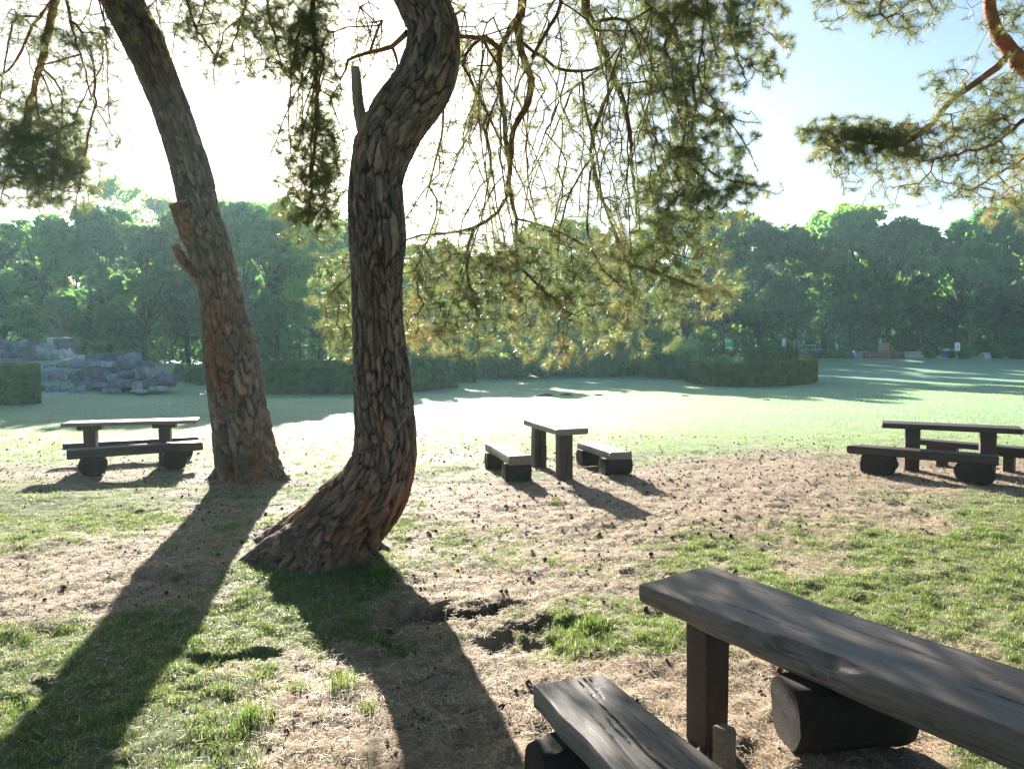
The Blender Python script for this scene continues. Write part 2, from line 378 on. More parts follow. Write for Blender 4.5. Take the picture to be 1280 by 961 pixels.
# ------------------------------------------------------------------ grass tufts
def tuft_mesh(n, r, h):
    x = rng.normal(0, r, n); y = rng.normal(0, r, n); hh = h * rng.uniform(.5, 1.1, n) * np.exp(-(x * x + y * y) / (5 * r * r))
    V, f, c = blades(x, y, hh, rng.uniform(.003, .0055, n), gcol(n, np.full(n, .08)), .7, True, z=np.full(n, -.01)); return V, f, c
tufts = [(742, 782, 1.0, 'bright green grass tuft on the soil left of the near table corner'), (690, 806, .6, 'small grass tuft beside the brighter tuft by the near table'),
         (803, 800, .5, 'low grass tuft close to the near table leg'), (440, 778, .8, 'shaded grass tuft below the bent pine trunk'), (500, 815, .7, 'shaded tuft in the middle of the bent pine shadow'),
         (428, 858, .8, 'grass tuft at the sunny edge of the bent pine shadow'), (458, 890, .6, 'lowest grass tuft inside the bent pine shadow'), (345, 730, .8, 'grass tuft at the hollow left root of the bent pine'),
         (527, 632, .6, 'lone grass tuft right of the bent pine trunk'), (320, 900, .9, 'sunlit green tuft low between the two trunk shadows'), (300, 925, .7, 'tall sunlit tuft near the bottom edge between the trunk shadows'),
         (695, 628, .5, 'small bright tuft in front of the middle picnic table'), (120, 905, .8, 'grass tuft on the sunny side of the left trunk shadow'), (370, 862, .7, 'low tuft on brown litter between the trunk shadows'),
         (470, 720, .9, 'long grass growing against the right foot of the bent pine')]
TM = [tuft_mesh(170, .05, .13), tuft_mesh(140, .06, .10), tuft_mesh(200, .07, .15)]
for i, (px, py, s, lab) in enumerate(tufts):
    p = onz(px, py); V, f, c = TM[i % 3]
    if i < 3: o = mesh('grass_tuft', V, f, GRASS, attrs={'col': c}); T0 = (T0 + [o]) if i else [o]
    else: o = T0[i % 3].copy(); COL.objects.link(o)
    o.location = (p[0], p[1], float(gh(p[0], p[1]))); o.rotation_euler = (0, 0, i * 1.3); o.scale = (s * 1.15,) * 3
    tag(o, lab, 'grass tuft', 'grass tufts on the bare soil')

# ------------------------------------------------------------------ pine cones
def cone_mesh():
    a = []; nl, nr = 12, 14
    for i in range(nl):
        t = i / (nl - 1); r = .018 * math.sin(PI * (t * .86 + .1)) ** .8
        for j in range(nr):
            an = 2 * PI * (j + .5 * (i % 2)) / nr; k = 1 + (.28 if (j + i) % 2 else -.12)
            a.append((r * k * math.cos(an), r * k * math.sin(an), t * .046 - .004 * (k - 1)))
    V = np.array(a); return V, [ringfaces(nl, nr), np.array([[nr - 1 - j for j in (0, 4, 8, 11)], [(nl - 1) * nr + j for j in (0, 4, 8, 11)]])]
CONE, N, L, b = mat('pine_cone_scales', .8); L.new(ramp(N, L, noise(N, L, 90, 3, objco(N, L)), [(.35, (.045, .025, .016)), (.65, (.14, .08, .05))]), b.inputs['Base Color'])
V, f = cone_mesh(); V = V - [0, 0, .023]; c0 = None; cnt = 0
pts = []
while len(pts) < 170:
    px, py = rng.uniform(0, 1280), 560 + 400 * rng.random() ** 1.6
    if rng.random() > math.exp(-(((px - 680) / 300) ** 2 + ((py - 640) / 90) ** 2)) + .12: continue
    p = onz(px, py)
    if gmask(p[:1], p[1:2])[0] < .75: pts.append(p)
for p in pts:
    if c0 is None: o = c0 = mesh('pine_cone', V, f, CONE)
    else: o = c0.copy(); COL.objects.link(o)
    s = rng.uniform(.65, 1.05); o.scale = (s,) * 3; o.location = (p[0], p[1], float(gh(p[0], p[1])) + .014 * s)
    o.rotation_euler = (rng.uniform(1.2, 1.9), 0, rng.uniform(0, 6.28))
    tag(o, 'small brown pine cone lying on the needle litter', 'pine cone', 'pine cones scattered over the ground')

# ------------------------------------------------------------------ mole hills
MOLE, N, L, b = mat('mole_hill_soil', .95, (.07, .05, .038)); n_ = noise(N, L, 30, 5, objco(N, L)); bump(N, L, b, n_, 1, .03)
for i, (px, py, s, lab) in enumerate([(681, 495, 1.3, 'largest and leftmost dark mole hill on the lawn'), (708, 494, .9, 'reddish dark mole hill second from the left on the lawn'), (748, 494.5, .8, 'low mole hill in the middle of the row on the lawn'),
                                      (780, 491, .6, 'small mole hill second from the right of the row'), (856, 495, .6, 'small mole hill nearest the curved clipped hedge'), (36, 580, .25, 'small dark soil heap left of the left picnic table'), (958, 500, .5, 'tiny mole hill in the lawn in front of the curved hedge')]):
    p = onz(px, py); nr = 14; s *= .6; rr = np.array([.30, .24, .15, .06]) * s; zz = np.array([-.02, .05, .11, .13]) * s
    V = np.array([[rr[k] * math.cos(2 * PI * j / nr) * 1.4 * (1 + .25 * random.random()), rr[k] * math.sin(2 * PI * j / nr) * (1 + .25 * random.random()), zz[k] + random.uniform(-.012, .012) * s] for k in range(4) for j in range(nr)] + [[0, 0, .135 * s]])
    f = [ringfaces(4, nr), np.array([[3 * nr + j, 3 * nr + (j + 1) % nr, 4 * nr] for j in range(nr)])]
    tag(mesh('mole_hill', V, f, MOLE, loc=(p[0], p[1], float(gh(p[0], p[1])))), lab, 'mole hill', 'mole hills on the lawn')

# ------------------------------------------------------------------ rustic timber furniture
def plank_mesh(Lh, Wd, T, seed=0, ns=60, mt=14, rag=.012, cracks=(), chips=(), bow=0.0, rnd=.014, slant=0.0):
    """plank along local x from 0 to Lh, top at z=0"""
    s = np.linspace(0, 1, ns); e = .012 / Lh
    s = np.unique(np.concatenate([[0, e, 3 * e], s, [1 - 3 * e, 1 - e, 1]])); ns = len(s)
    X = s * Lh; hw = Wd / 2; r = rnd
    top = [(u, 0.) for u in np.linspace(-hw + r, hw - r, mt)]
    sec = top + [(hw - r * .3, -r * .3), (hw, -r), (hw + .001, -T * .5), (hw, -T + r), (hw - r, -T), (0, -T), (-hw + r, -T), (-hw, -T + r), (-hw - .001, -T * .5), (-hw, -r), (-hw + r * .3, -r * .3)]
    sec = np.array(sec)[::-1]; nr = len(sec)
    Y = np.repeat(sec[None, :, 0], ns, 0); Z = np.repeat(sec[None, :, 1], ns, 0); XX = np.repeat(X[:, None], nr, 1)
    eR = (fbm(X * 1.3, X * 0 + seed, 4, seed) - .5) * 2 * rag * 1.6; eL = (fbm(X * 1.3, X * 0 + seed + 9, 4, seed + 5) - .5) * 2 * rag * 1.6
    Y = Y + np.where(Y > 0, eR[:, None], eL[:, None]) * np.abs(Y / hw) ** 3
    Y = Y + (bow * (4 * s * (1 - s)))[:, None]
    istop = Z > -.5 * r
    Z = Z + (fbm(XX * 3, Y * 9, 3, seed + 2) - .5) * .006 - (~istop) * 0 + np.where(Z < -T * .7, (fbm(XX * 2, Y * 3, 3, seed + 4) - .5) * rag * 1.2, 0)
    ck = np.zeros_like(Z)
    for (x0, y0, x1, y1, wd, dp) in cracks:
        t = np.clip((XX - x0) / (x1 - x0 + 1e-9), 0, 1); yc = y0 + (y1 - y0) * t + (fbm(XX * 6, XX * 0 + y0 * 30, 3, seed + 7) - .5) * .03
        ins = (XX > min(x0, x1)) & (XX < max(x0, x1)); k = np.exp(-((Y - yc) / (wd * (.3 + 1 * np.sin(PI * t)))) ** 2) * ins * istop
        Z = Z - k * dp; ck = np.maximum(ck, k)
    for (xc, side, rx, ry, dp) in chips:      # a broken edge
        q = np.exp(-((XX - xc) / rx) ** 4) * sstep(hw - ry, hw, Y * side + .01 * vnoise(XX * 20, XX * 0, 3)) * (Z > -T * .5)
        Z = Z - q * dp * (.7 + .6 * vnoise(XX * 14, Y * 60, seed)); Y = Y - side * q * .012
    XX = XX + (1 - s)[:, None] * slant * Y + (fbm(Y * 8, Z * 12, 2, seed + 11) - .5) * .02 * ((s < 3.5 * e) | (s > 1 - 3.5 * e))[:, None]
    # soften both ends
    for q, sg in ((0, 1), (ns - 1, -1)):
        cy, cz = Y[q].mean(), -T / 2
        Y[q] = cy + (Y[q] - cy) * .975; Z[q] = cz + (Z[q] - cz) * .88
    V = np.stack([XX, Y, Z], -1).reshape(-1, 3); n = len(V)
    V = np.vstack([V, [[XX[0].mean(), 0, -T / 2], [XX[-1].mean(), 0, -T / 2]]])
    j = np.arange(nr); j2 = (j + 1) % nr
    f = [ringfaces(ns, nr)[:, ::-1], np.vstack([np.stack([j, j2, np.full(nr, n)], 1), np.stack([(ns - 1) * nr + j2, (ns - 1) * nr + j, np.full(nr, n + 1)], 1)])]
    return V, f, np.concatenate([ck.ravel() * .9, [0, 0]])
def put(name, Vfc, m, parent, T=None, smooth=True):
    V, f = Vfc[0], Vfc[1]; ck = Vfc[2] if len(Vfc) > 2 else np.zeros(len(V))
    if T is not None: V = V @ T[0].T + T[1]
    o = mesh(name, V, f, m, parent, attrs={'crack': ck}, smooth=smooth)
    if smooth: sharp(o)
    return o
def sharp(o, ang=40):
    bm = bmesh.new(); bm.from_mesh(o.data)
    bmesh.ops.recalc_face_normals(bm, faces=bm.faces)
    for e in bm.edges:
        if len(e.link_faces) == 2 and e.calc_face_angle(0) > R(ang): e.smooth = False
    bm.to_mesh(o.data); bm.free()
def RZ(a): c, s = math.cos(a), math.sin(a); return np.array([[c, -s, 0], [s, c, 0], [0, 0, 1.]])
VERT = np.array([[0, 0, 1.], [0, 1, 0], [-1, 0, 0]])     # plank x -> world z
def post(name, par, x, y, z0, z1, w, d, seed, m, cr=True, tilt=0):
    H = z1 - z0; V, f, ck = plank_mesh(H, w, d, seed, 24, 12, .008, [(.05, 0, H * .96, .01, .006, .012)] if cr else (), rnd=.012)
    V = V + [0, 0, d / 2]; V = np.stack([-V[:, 2], V[:, 1], V[:, 0]], 1)     # stands up, top-face towards -x
    V = V @ RZ(tilt).T + [x, y, z0]
    return put(name, (V, f, ck), m, par)
def logm(Ln, rx, rz, seed, nr=26, ns=16):
    """horizontal log along local y, resting on z=0, sawn flat on top"""
    s = np.linspace(0, 1, ns); s[0] = 0; C = np.stack([0 * s, (s - .5) * Ln, 0 * s + rz], 1)
    a = np.linspace(0, 2 * PI, nr, endpoint=False)
    V = []
    for q in range(ns):
        e = .90 if q in (0, ns - 1) else (.97 if q in (1, ns - 2) else 1)
        k = e * (1 + .10 * (fbm(np.cos(a) * 2 + seed, np.sin(a) * 2 + q * .25, 3, seed) - .5) * 2)
        xx, zz = np.cos(a) * rx * k, np.sin(a) * rz * k
        sq = np.maximum(np.abs(np.cos(a)), np.abs(np.sin(a))) ** -.34; xx, zz = xx * sq * .95, zz * sq * .97
        zz = np.minimum(zz, rz * .86)
        V.append(np.stack([xx, np.full(nr, C[q, 1]) + (fbm(xx * 9, zz * 9, 2, seed) - .5) * .02 * (q in (0, ns - 1)), zz + rz], 1))
    V = np.vstack(V); n = len(V); V = np.vstack([V, [[0, -Ln / 2, rz * .95], [0, Ln / 2, rz * .95]]]); j = np.arange(nr); j2 = (j + 1) % nr
    f = [ringfaces(ns, nr), np.vstack([np.stack([j2, j, np.full(nr, n)], 1), np.stack([(ns - 1) * nr + j, (ns - 1) * nr + j2, np.full(nr, n + 1)], 1)])]
    return V, f

def frame(p, q):           # origin p, yaw towards q, length
    d = q - p; return math.atan2(d[1], d[0]), float(np.hypot(d[0], d[1]))
def build_table(label, p, q, W, T, ztop, posts, seed, mt, mp, near=False, bracket=False, gnd=0.0, pw=.2, pd=.14, braces=(), cracks=(), chips=(), rag=.012, slant=0, topkw=None):
    a, Ln = frame(p, q)
    t = thing('picnic_table', label, 'picnic table', (p[0], p[1], gnd), a, 'rustic timber picnic tables')
    ns, mtp = (220, 60) if near else (50, 12)
    V, f, ck = plank_mesh(Ln, W, T, seed, ns, mtp, rag, cracks, chips, slant=slant, **(topkw or {}))
    put('tabletop', (V + [0, 0, ztop - gnd], f, ck), mt, t)
    for i, (x, y) in enumerate(posts):
        zt = ztop - gnd - T - (.0 if not bracket else .07) - .004
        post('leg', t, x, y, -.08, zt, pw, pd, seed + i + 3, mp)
        if bracket:
            V, f, ck = plank_mesh(pw * 1.75, pd * 1.25, .075, seed + i, 10, 6, .004, rnd=.008)
            put('bracket', (V + [x - pw * .875, y, ztop - gnd - T + .002], f, ck), mp, t)
    for i, (x, y, h, w_, d_, ti) in enumerate(braces): 
        bo = post('brace', t, x, y, -.05, h, w_, d_, seed + 20 + i, WOOD_GREY if near else mp, tilt=ti)
        if near:
            me = bo.data
            for vv in me.vertices:
                if vv.co.z > h - .03: vv.co.z -= (vv.co.y - y) * .35 * math.cos(ti)
    return t
def build_bench(label, p, q, W, T, ztop, logs, seed, mt, gnd=0.0, near=False, tposts=False, cracks=(), rag=.014, slant=0, logL=.5, logr=(.13, .13), bow=0, chips=()):
    a, Ln = frame(p, q)
    t = thing('bench', label, 'bench', (p[0], p[1], gnd), a, 'rustic timber benches beside the tables')
    ns, mtp = (200, 60) if near else (40, 10)
    V, f, ck = plank_mesh(Ln, W, T, seed, ns, mtp, rag, cracks, chips, slant=slant, bow=bow)
    put('seat', (V + [0, 0, ztop - gnd], f, ck), mt, t)
    for i, lg in enumerate(logs):
        x, y = lg[:2]
        if tposts:
            post('leg', t, x, y, -.1, ztop - gnd - T - .055, .17, .14, seed + i, WOOD_BROWN)
            V, f, ck = plank_mesh(.42, .16, .075, seed + i + 4, 10, 6, .004, rnd=.008); put('bracket', (V + [x - .21, y, ztop - gnd - T + .003], f, ck), WOOD_BROWN, t)
        else:
            h = ztop - gnd - T + .012 + .03; rz = h / 1.86; ll = lg[2] if len(lg) > 2 else logL; rx = lg[3] if len(lg) > 3 else rz * 1.15
            V, f = logm(ll, rx, rz, seed + i * 7 + 1)
            if len(lg) > 4: V = V @ RZ(lg[4]).T
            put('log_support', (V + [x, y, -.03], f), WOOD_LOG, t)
    return t
def gz(p): return float(gh(p[0], p[1]))
def perp(p, q):
    d = (q - p)[:2]; d /= np.linalg.norm(d); return np.array([-d[1], d[0], 0])
def loc2(p, q, w):          # world point -> local (along, across) of the frame p->q
    d = (q - p)[:2]; d = d / np.linalg.norm(d); v = (w - p)[:2]; return float(v @ d), float(v @ np.array([-d[1], d[0]]))

# near set (right foreground)
A = onz(790, 727, .76); A2 = onz(891, 708, .76); Cn = onz(1280, 925, .76); B2 = onz(1280, 833, .76)
dn = norm(((Cn - A) + (B2 - A2))[None])[0]; pn = (A + A2) / 2; qn = pn + dn * 2.7
Wn = abs(float(np.dot((A2 - A)[:2], np.array([-dn[1], dn[0]]))))
lg = onz(877, 936, 0.0); lx, ly = loc2(pn, qn, lg + np.array([.05, .09, 0]))
br = onz(902, 968, 0.0); bx, by = loc2(pn, qn, br + np.array([.02, .03, 0])); print('near', Wn, lx, ly, bx, by)
sd = loc2(pn, qn, A)[1]     # sign of the side facing the camera
cs = 1 if sd > 0 else -1
cxx = loc2(pn, qn, onz(1000, 815, .76))[0]
build_table('large dark stained picnic table in the near right corner with dappled light on its top', pn, qn, Wn, .10, .76,
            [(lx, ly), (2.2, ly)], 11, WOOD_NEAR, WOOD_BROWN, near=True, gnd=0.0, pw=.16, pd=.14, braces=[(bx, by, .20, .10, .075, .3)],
            cracks=[(.15, -.12, .9, -.10, .0025, .004), (.5, .1, 1.5, .07, .0022, .003), (1.1, -.05, 2.2, -.02, .0022, .004), (.05, .16, .5, .15, .002, .004)],
            chips=[(cxx, cs, .17, .055, .045), (cxx - .22, cs, .10, .02, .012)], rag=.018, slant=-float(loc2(pn, qn, A)[0] - loc2(pn, qn, A2)[0]) / Wn * -cs * -1 if False else 0)
Bp = onz(660, 852, .42); Bp2 = onz(743, 836.6, .42); Bq = onz(914, 959, .42); Bq1 = onz(755.5, 959, .42)
bd = norm((norm((Bq - Bp2)[None])[0] + norm((Bq1 - Bp)[None])[0])[None])[0]
bp = (Bp + Bp2) / 2 + bd * .03; bq = bp + bd * 1.9; bw = abs(loc2(bp, bq, Bp)[1]) + abs(loc2(bp, bq, Bp2)[1]); print('bench', bw)
build_bench('weathered grey plank bench with long cracks beside the near table', bp, bq, bw, .11, .42, [(.28, loc2(bp, bq, onz(672, 955, .1))[1] * .35, .46, .12), (1.6, 0, .46, .14)], 31, WOOD_GREY, near=True,
            cracks=[(.10, .03, 1.25, -.035, .004, .02), (.02, .07, .22, .05, .004, .016), (.03, .04, .2, .03, .0035, .012), (.02, .10, .14, .085, .003, .01), (.3, -.06, .9, -.09, .0025, .006), (.5, .02, 1.6, .06, .0022, .006), (.35, -.015, .6, -.03, .003, .01), (.8, -.07, 1.5, -.1, .0022, .006), (.2, .1, 1.0, .11, .002, .004)], rag=.028, slant=.1)
fl = np.array([1.60, 3.34, 0]); fx, fy = loc2(pn, qn, fl); off = fy
fp = pn + dn * .12 + perp(pn, qn) * fy; fq = fp + dn * 2.3
build_bench('bench hidden beyond the near table, showing its thick dark round log', fp, fq, .30, .11, .40, [(loc2(fp, fq, fl)[0], .0, .60, .16, -PI / 2 - math.atan2(dn[1], dn[0]) + .12), (1.9, 0, .6, .18)], 41, WOOD_GREY)

# middle set
a0_, a1_ = onz(715.5, 536, .76), onz(672.5, 523.5, .76)
build_table('middle picnic table with a pale top and two square posts, seen end on', a0_, a1_, .47, .085, .76,
            [(loc2(a0_, a1_, onz(709, 601, 0))[0] + .08, 0), (loc2(a0_, a1_, onz(676, 585, 0))[0] + .05, 0)], 51, WOOD_PALE, WOOD_BROWN, pw=.19, pd=.20, gnd=gz(a0_), braces=[(loc2(a0_, a1_, onz(676, 585, 0))[0] - .11, -.02, .36, .09, .08, PI / 2)])
b0_, b1_ = onz(650, 569.6, .38), onz(617, 553, .38)
build_bench('short pale bench on two square logs left of the middle table', b0_, b1_, .30, .13, .38, [(.16, 0, .38, .12, .0), (1.15, 0, .38, .12, .0)], 61, WOOD_PALE, gnd=gz(b0_), rag=.02)
b0_, b1_ = onz(776, 565.4, .38), onz(734, 551.4, .38)
build_bench('pale topped bench on thick logs right of the middle table', b0_, b1_, .33, .11, .38, [(.18, 0, .42, .16, .0), (1.05, 0, .42, .17, .0)], 71, WOOD_PALE, gnd=gz(b0_), rag=.016)

# left set
a0_, a1_ = onz(76, 529.4, .72), onz(245, 524.8, .72); pv = perp(a0_, a1_) * .22; a0_, a1_ = a0_ + pv, a1_ + pv
lp = [loc2(a0_, a1_, atd(115, 560, a0_[1] * .75 + a1_[1] * .25)), loc2(a0_, a1_, atd(207, 560, a0_[1] * .25 + a1_[1] * .75))]
build_table('brown picnic table on two bracketed posts left of the leaning pine', a0_, a1_, .44, .055, .72, [(lp[0][0], 0), (lp[1][0], 0)], 81, WOOD_PALE, WOOD_BROWN, bracket=True, gnd=gz(a0_), pw=.19, pd=.17, rag=.006)
c0_, c1_ = onz(83, 563.3, .40), onz(253.6, 552.3, .40); pv = perp(c0_, c1_) * .13
build_bench('dark bench on two black logs in front of the left picnic table', c0_ + pv, c1_ + pv, .27, .13, .40,
            [(loc2(c0_, c1_, onz(117, 595, 0))[0] + .0, 0, .36, .19), (loc2(c0_, c1_, onz(224, 588, 0))[0] - .04, 0, .36, .18)], 91, WOOD_BROWN, gnd=gz(c0_), rag=.01)
c0_, c1_ = onz(78, 555, .33), onz(247.9, 545.8, .33); pv = perp(c0_, c1_) * .13
build_bench('bench behind the left picnic table, its plank seen between the posts', c0_ + pv, c1_ + pv, .27, .10, .33, [(.45, 0, .32, .16), (1.75, 0, .32, .16)], 101, WOOD_BROWN, gnd=gz(c0_) - .03, rag=.006)

# right set
a0_, a1_ = onz(1102.8, 528.5, .72), onz(1263, 535.6, .72); pv = perp(a0_, a1_) * .23; a0_, a1_ = a0_ + pv, a1_ + pv; e_ = (a1_ - a0_) * .10
f_ = lambda px: loc2(a0_, a1_, atd(px, 560, (a0_[1] + (a1_[1] - a0_[1]) * (px - 1103) / 160)))[0]
build_table('dark brown picnic table near the right edge of the lawn', a0_, a1_ + e_, .46, .08, .72, [(f_(1140), 0), (f_(1234), 0)], 111, WOOD_BROWN, WOOD_BROWN, gnd=gz(a0_), pw=.20, pd=.2, rag=.006)
c0_, c1_ = onz(1066, 557, .385), onz(1248, 571, .385); pv = perp(c0_, c1_) * .14
build_bench('long low bench on two rounded logs in front of the right table', c0_ + pv, c1_ + pv, .30, .12, .385, [(loc2(c0_, c1_, onz(1097, 590, 0))[0], 0, .36, .27), (loc2(c0_, c1_, onz(1217, 604, 0))[0], 0, .36, .25)], 121, WOOD_BROWN, gnd=gz(c0_) - .01, rag=.02, slant=.5)
c0_, c1_ = onz(1131, 548, .38), onz(1281, 560.5, .38); pv = perp(c0_, c1_) * .13
build_bench('bench on two T shaped posts behind the right table', c0_ + pv, c1_ + pv, .27, .085, .38, [(loc2(c0_, c1_, onz(1169, 584, 0))[0], 0), (loc2(c0_, c1_, onz(1256, 592, 0))[0], 0)], 131, WOOD_BROWN, gnd=gz(c0_) - .01, tposts=True, rag=.006)

# ------------------------------------------------------------------ pines
def worley(u, v, wrap, seed):
    """u wraps at integer 'wrap'; returns F1, F2-F1, cell id"""
    iu, iv = np.floor(u), np.floor(v); F1 = np.full(u.shape, 9.); F2 = np.full(u.shape, 9.); ID = np.zeros(u.shape)
    for a in (-1, 0, 1):
        for b_ in (-1, 0, 1):
            cu, cv = iu + a, iv + b_; cw = np.mod(cu, wrap)
            du = cu + .5 + .8 * (hash2(cw, cv, seed) - .5) * 1.15 - u; dv = cv + .5 + .8 * (hash2(cw, cv, seed + 1) - .5) - v
            d = np.sqrt(du * du + dv * dv); idn = hash2(cw, cv, seed + 2); n = d < F1
            F2 = np.where(n, F1, np.minimum(F2, d)); ID = np.where(n, idn, ID); F1 = np.where(n, d, F1)
    return F1, F2 - F1, ID
def bark_tube(P, rad, ns, nr, seed, depth=.02, cell=(.085, .2), flare=None, orange=None, cap=True, lump=.05, extra=None):
    C = catmull(P, ns); r = np.maximum(catmull(np.array([[x, 0, 0] for x in rad]), ns)[:, 0], .004)
    dl = np.concatenate([[0], np.cumsum(np.linalg.norm(np.diff(C, axis=0), axis=1))])
    a = np.linspace(0, 2 * PI, nr, endpoint=False); A_, D_ = np.meshgrid(a, dl)
    circ = 2 * PI * float(np.median(r)); wrap = max(4, round(circ / cell[0]))
    ca, sa = np.cos(A_), np.sin(A_)
    wu = (fbm(ca * 3 + 5, D_ * 2.8 + sa * 3, 4, seed) - .5) * 2.0 ; wv = (fbm(ca * 3 + 15, D_ * 3.2 + sa * 3, 4, seed + 4) - .5) * 1.8
    u = A_ / (2 * PI) * wrap + wu + D_ * .8; v = D_ / cell[1] + wv
    F1, E, ID = worley(u, v, wrap, seed); F1b, E2, ID2 = worley(u * 2, v * 2.3, wrap * 2, seed + 9)
    wv2 = .10 + .45 * fbm(ca * 4 + 25, D_ * 6 + sa * 4, 3, seed + 6); pl = sstep(.0, 1, E / wv2)  ; pl2 = sstep(0, .3, E2)
    fine = fbm(ca * 9 + 3, D_ * 14 + sa * 9, 3, seed + 8) - .5
    hgt = depth * (pl * (.65 + .5 * ID) - .8) + depth * .35 * pl2 * pl + depth * .6 * fine
    big = (fbm(ca * .9 + 7, D_ * 1.3 + sa * .9, 3, seed + 3) - .5) * 2 * lump
    RAD = r[:, None] * (1 + big) + hgt * np.clip(r / r.max(), .3, 1)[:, None]
    if flare is not None: RAD = RAD * (1 + flare(A_, D_))
    if extra is not None: RAD = RAD + extra(A_, D_)
    V, f = sweep(C, RAD, nr, cap)
    pad = 2 if cap else 0; z = lambda x: np.concatenate([x.ravel(), np.zeros(pad)])
    mg = .25 + .75 * sstep(.38, .55, fbm(ca * 2.5 + 35, D_ * 5 + sa * 2.5, 3, seed + 12)); crack = np.maximum((1 - pl) ** 1.5 * (.45 + .55 * mg), .45 * (1 - pl2) ** 2); og = orange(A_, D_) if orange else np.zeros_like(pl)
    og = np.clip(og + (ID2 - .5) * .5 * (og > .02), 0, 1)
    return V, f, {'crack': z(np.clip(crack, 0, .95)), 'plate': z(.35 * ID + .65 * ID2), 'orange': z(og)}, C, r

def grow(limbs, att, seed, step=.11, droop=.25, zig=.02):
    """limbs: list of (points, radii). att: attraction points. Returns nodes, parents, radii, is-tip distance"""
    r_ = np.random.default_rng(seed); P, par, lr = [], [], []
    for pts, rad in limbs:
        pts = [np.array(q) for q in pts]
        if len(P):
            j0 = int(np.linalg.norm(np.array(P) - pts[0], axis=1).argmin())
            if np.linalg.norm(P[j0] - pts[0]) < 1.3: pts[0] = P[j0]
        ln = sum(np.linalg.norm(np.array(pts[i + 1]) - pts[i]) for i in range(len(pts) - 1)); n = max(4, int(ln / step))
        C = catmull(pts, n); rr = np.interp(np.linspace(0, 1, n), np.linspace(0, 1, len(rad)), rad)
        C[1:-1] += r_.normal(0, zig * .35, (n - 2, 3))
        base = len(P)
        if base:
            d = np.linalg.norm(np.array(P) - C[0], axis=1); j = int(d.argmin()); p0 = j if d[j] < .5 else -1
        else: p0 = -1
        for i in range(n): P.append(C[i]); par.append(p0 if i == 0 else len(P) - 2); lr.append(rr[i])
    nl = len(P); cap = nl + len(att) * 40
    PP = np.zeros((cap, 3)); PP[:nl] = P; n = nl
    d0 = np.array([np.min(np.linalg.norm(PP[:nl] - a, axis=1)) for a in att]); order = np.argsort(d0 + r_.uniform(0, .25, len(att)))
    tips = []
    for ai in order:
        a = att[ai]; dv = PP[:n] - a; d = np.linalg.norm(dv, axis=1)
        cost = d * (1 + .35 * np.clip(-dv[:, 2] / np.maximum(d, .01), 0, 1) * 1.2)      # prefer to hang from above
        j = int(cost.argmin()); p = PP[j]; D = a - p; L_ = np.linalg.norm(D)
        if L_ < .04: tips.append(j); continue
        k = max(1, int(round(L_ / step)))
        pd = PP[j] - PP[par[j]] if par[j] >= 0 else D
        pd = pd / (np.linalg.norm(pd) + 1e-9); mid = p + D * .45 + pd * L_ * .38 + np.array([0, 0, -droop * .35 * L_]) * (r_.random() - .2) + r_.normal(0, .07 * L_, 3)
        prev = j
        for t in np.linspace(1 / k, 1, k):
            q = (1 - t) ** 2 * p + 2 * t * (1 - t) * mid + t * t * a + (r_.normal(0, zig * .5, 3) if t < 1 else 0)
            if n >= cap: break
            PP[n] = q; par.append(prev); lr.append(0); prev = n; n += 1
        tips.append(prev)
    PP = PP[:n]; par = np.array(par); lr = np.array(lr)
    acc = np.zeros(n); e = 2.5; child = np.zeros(n, int)
    for i in range(n - 1, -1, -1):
        if child[i] == 0: acc[i] = .0023 ** e
        if par[i] >= 0: acc[par[i]] += acc[i] + (.0001 ** e); child[par[i]] += 1
    r = np.maximum(acc ** (1 / e), lr); tipd = np.full(n, 99)
    for i in range(n - 1, -1, -1):
        if child[i] == 0: tipd[i] = 0
        if par[i] >= 0: tipd[par[i]] = min(tipd[par[i]], tipd[i] + 1)
    return PP, par, r, tipd, nl
def twig_mesh(P, par, r, nr=5, rmax=None):
    i = np.where(par >= 0)[0]; a, b_ = P[par[i]], P[i]; ra, rb = r[par[i]], r[i]; ra = np.minimum(ra, rb * 1.35 + .0006)
    T = norm(b_ - a); X = norm(np.cross(T, [.31, .87, .12])); Y = np.cross(T, X); n = len(i)
    an = np.linspace(0, 2 * PI, nr, endpoint=False); c, s = np.cos(an)[None, :, None], np.sin(an)[None, :, None]
    ext = T * (rb * .4)[:, None]
    R0 = a[:, None] - ext[:, None] + (c * X[:, None] + s * Y[:, None]) * ra[:, None, None]; R1 = b_[:, None] + ext[:, None] + (c * X[:, None] + s * Y[:, None]) * rb[:, None, None]
    V = np.concatenate([R0, R1], 1).reshape(-1, 3); j = np.arange(nr); j2 = (j + 1) % nr
    f = np.arange(n)[:, None, None] * 2 * nr + np.stack([j, j2, nr + j2, nr + j], -1)[None]
    return V, [f.reshape(-1, 4)]
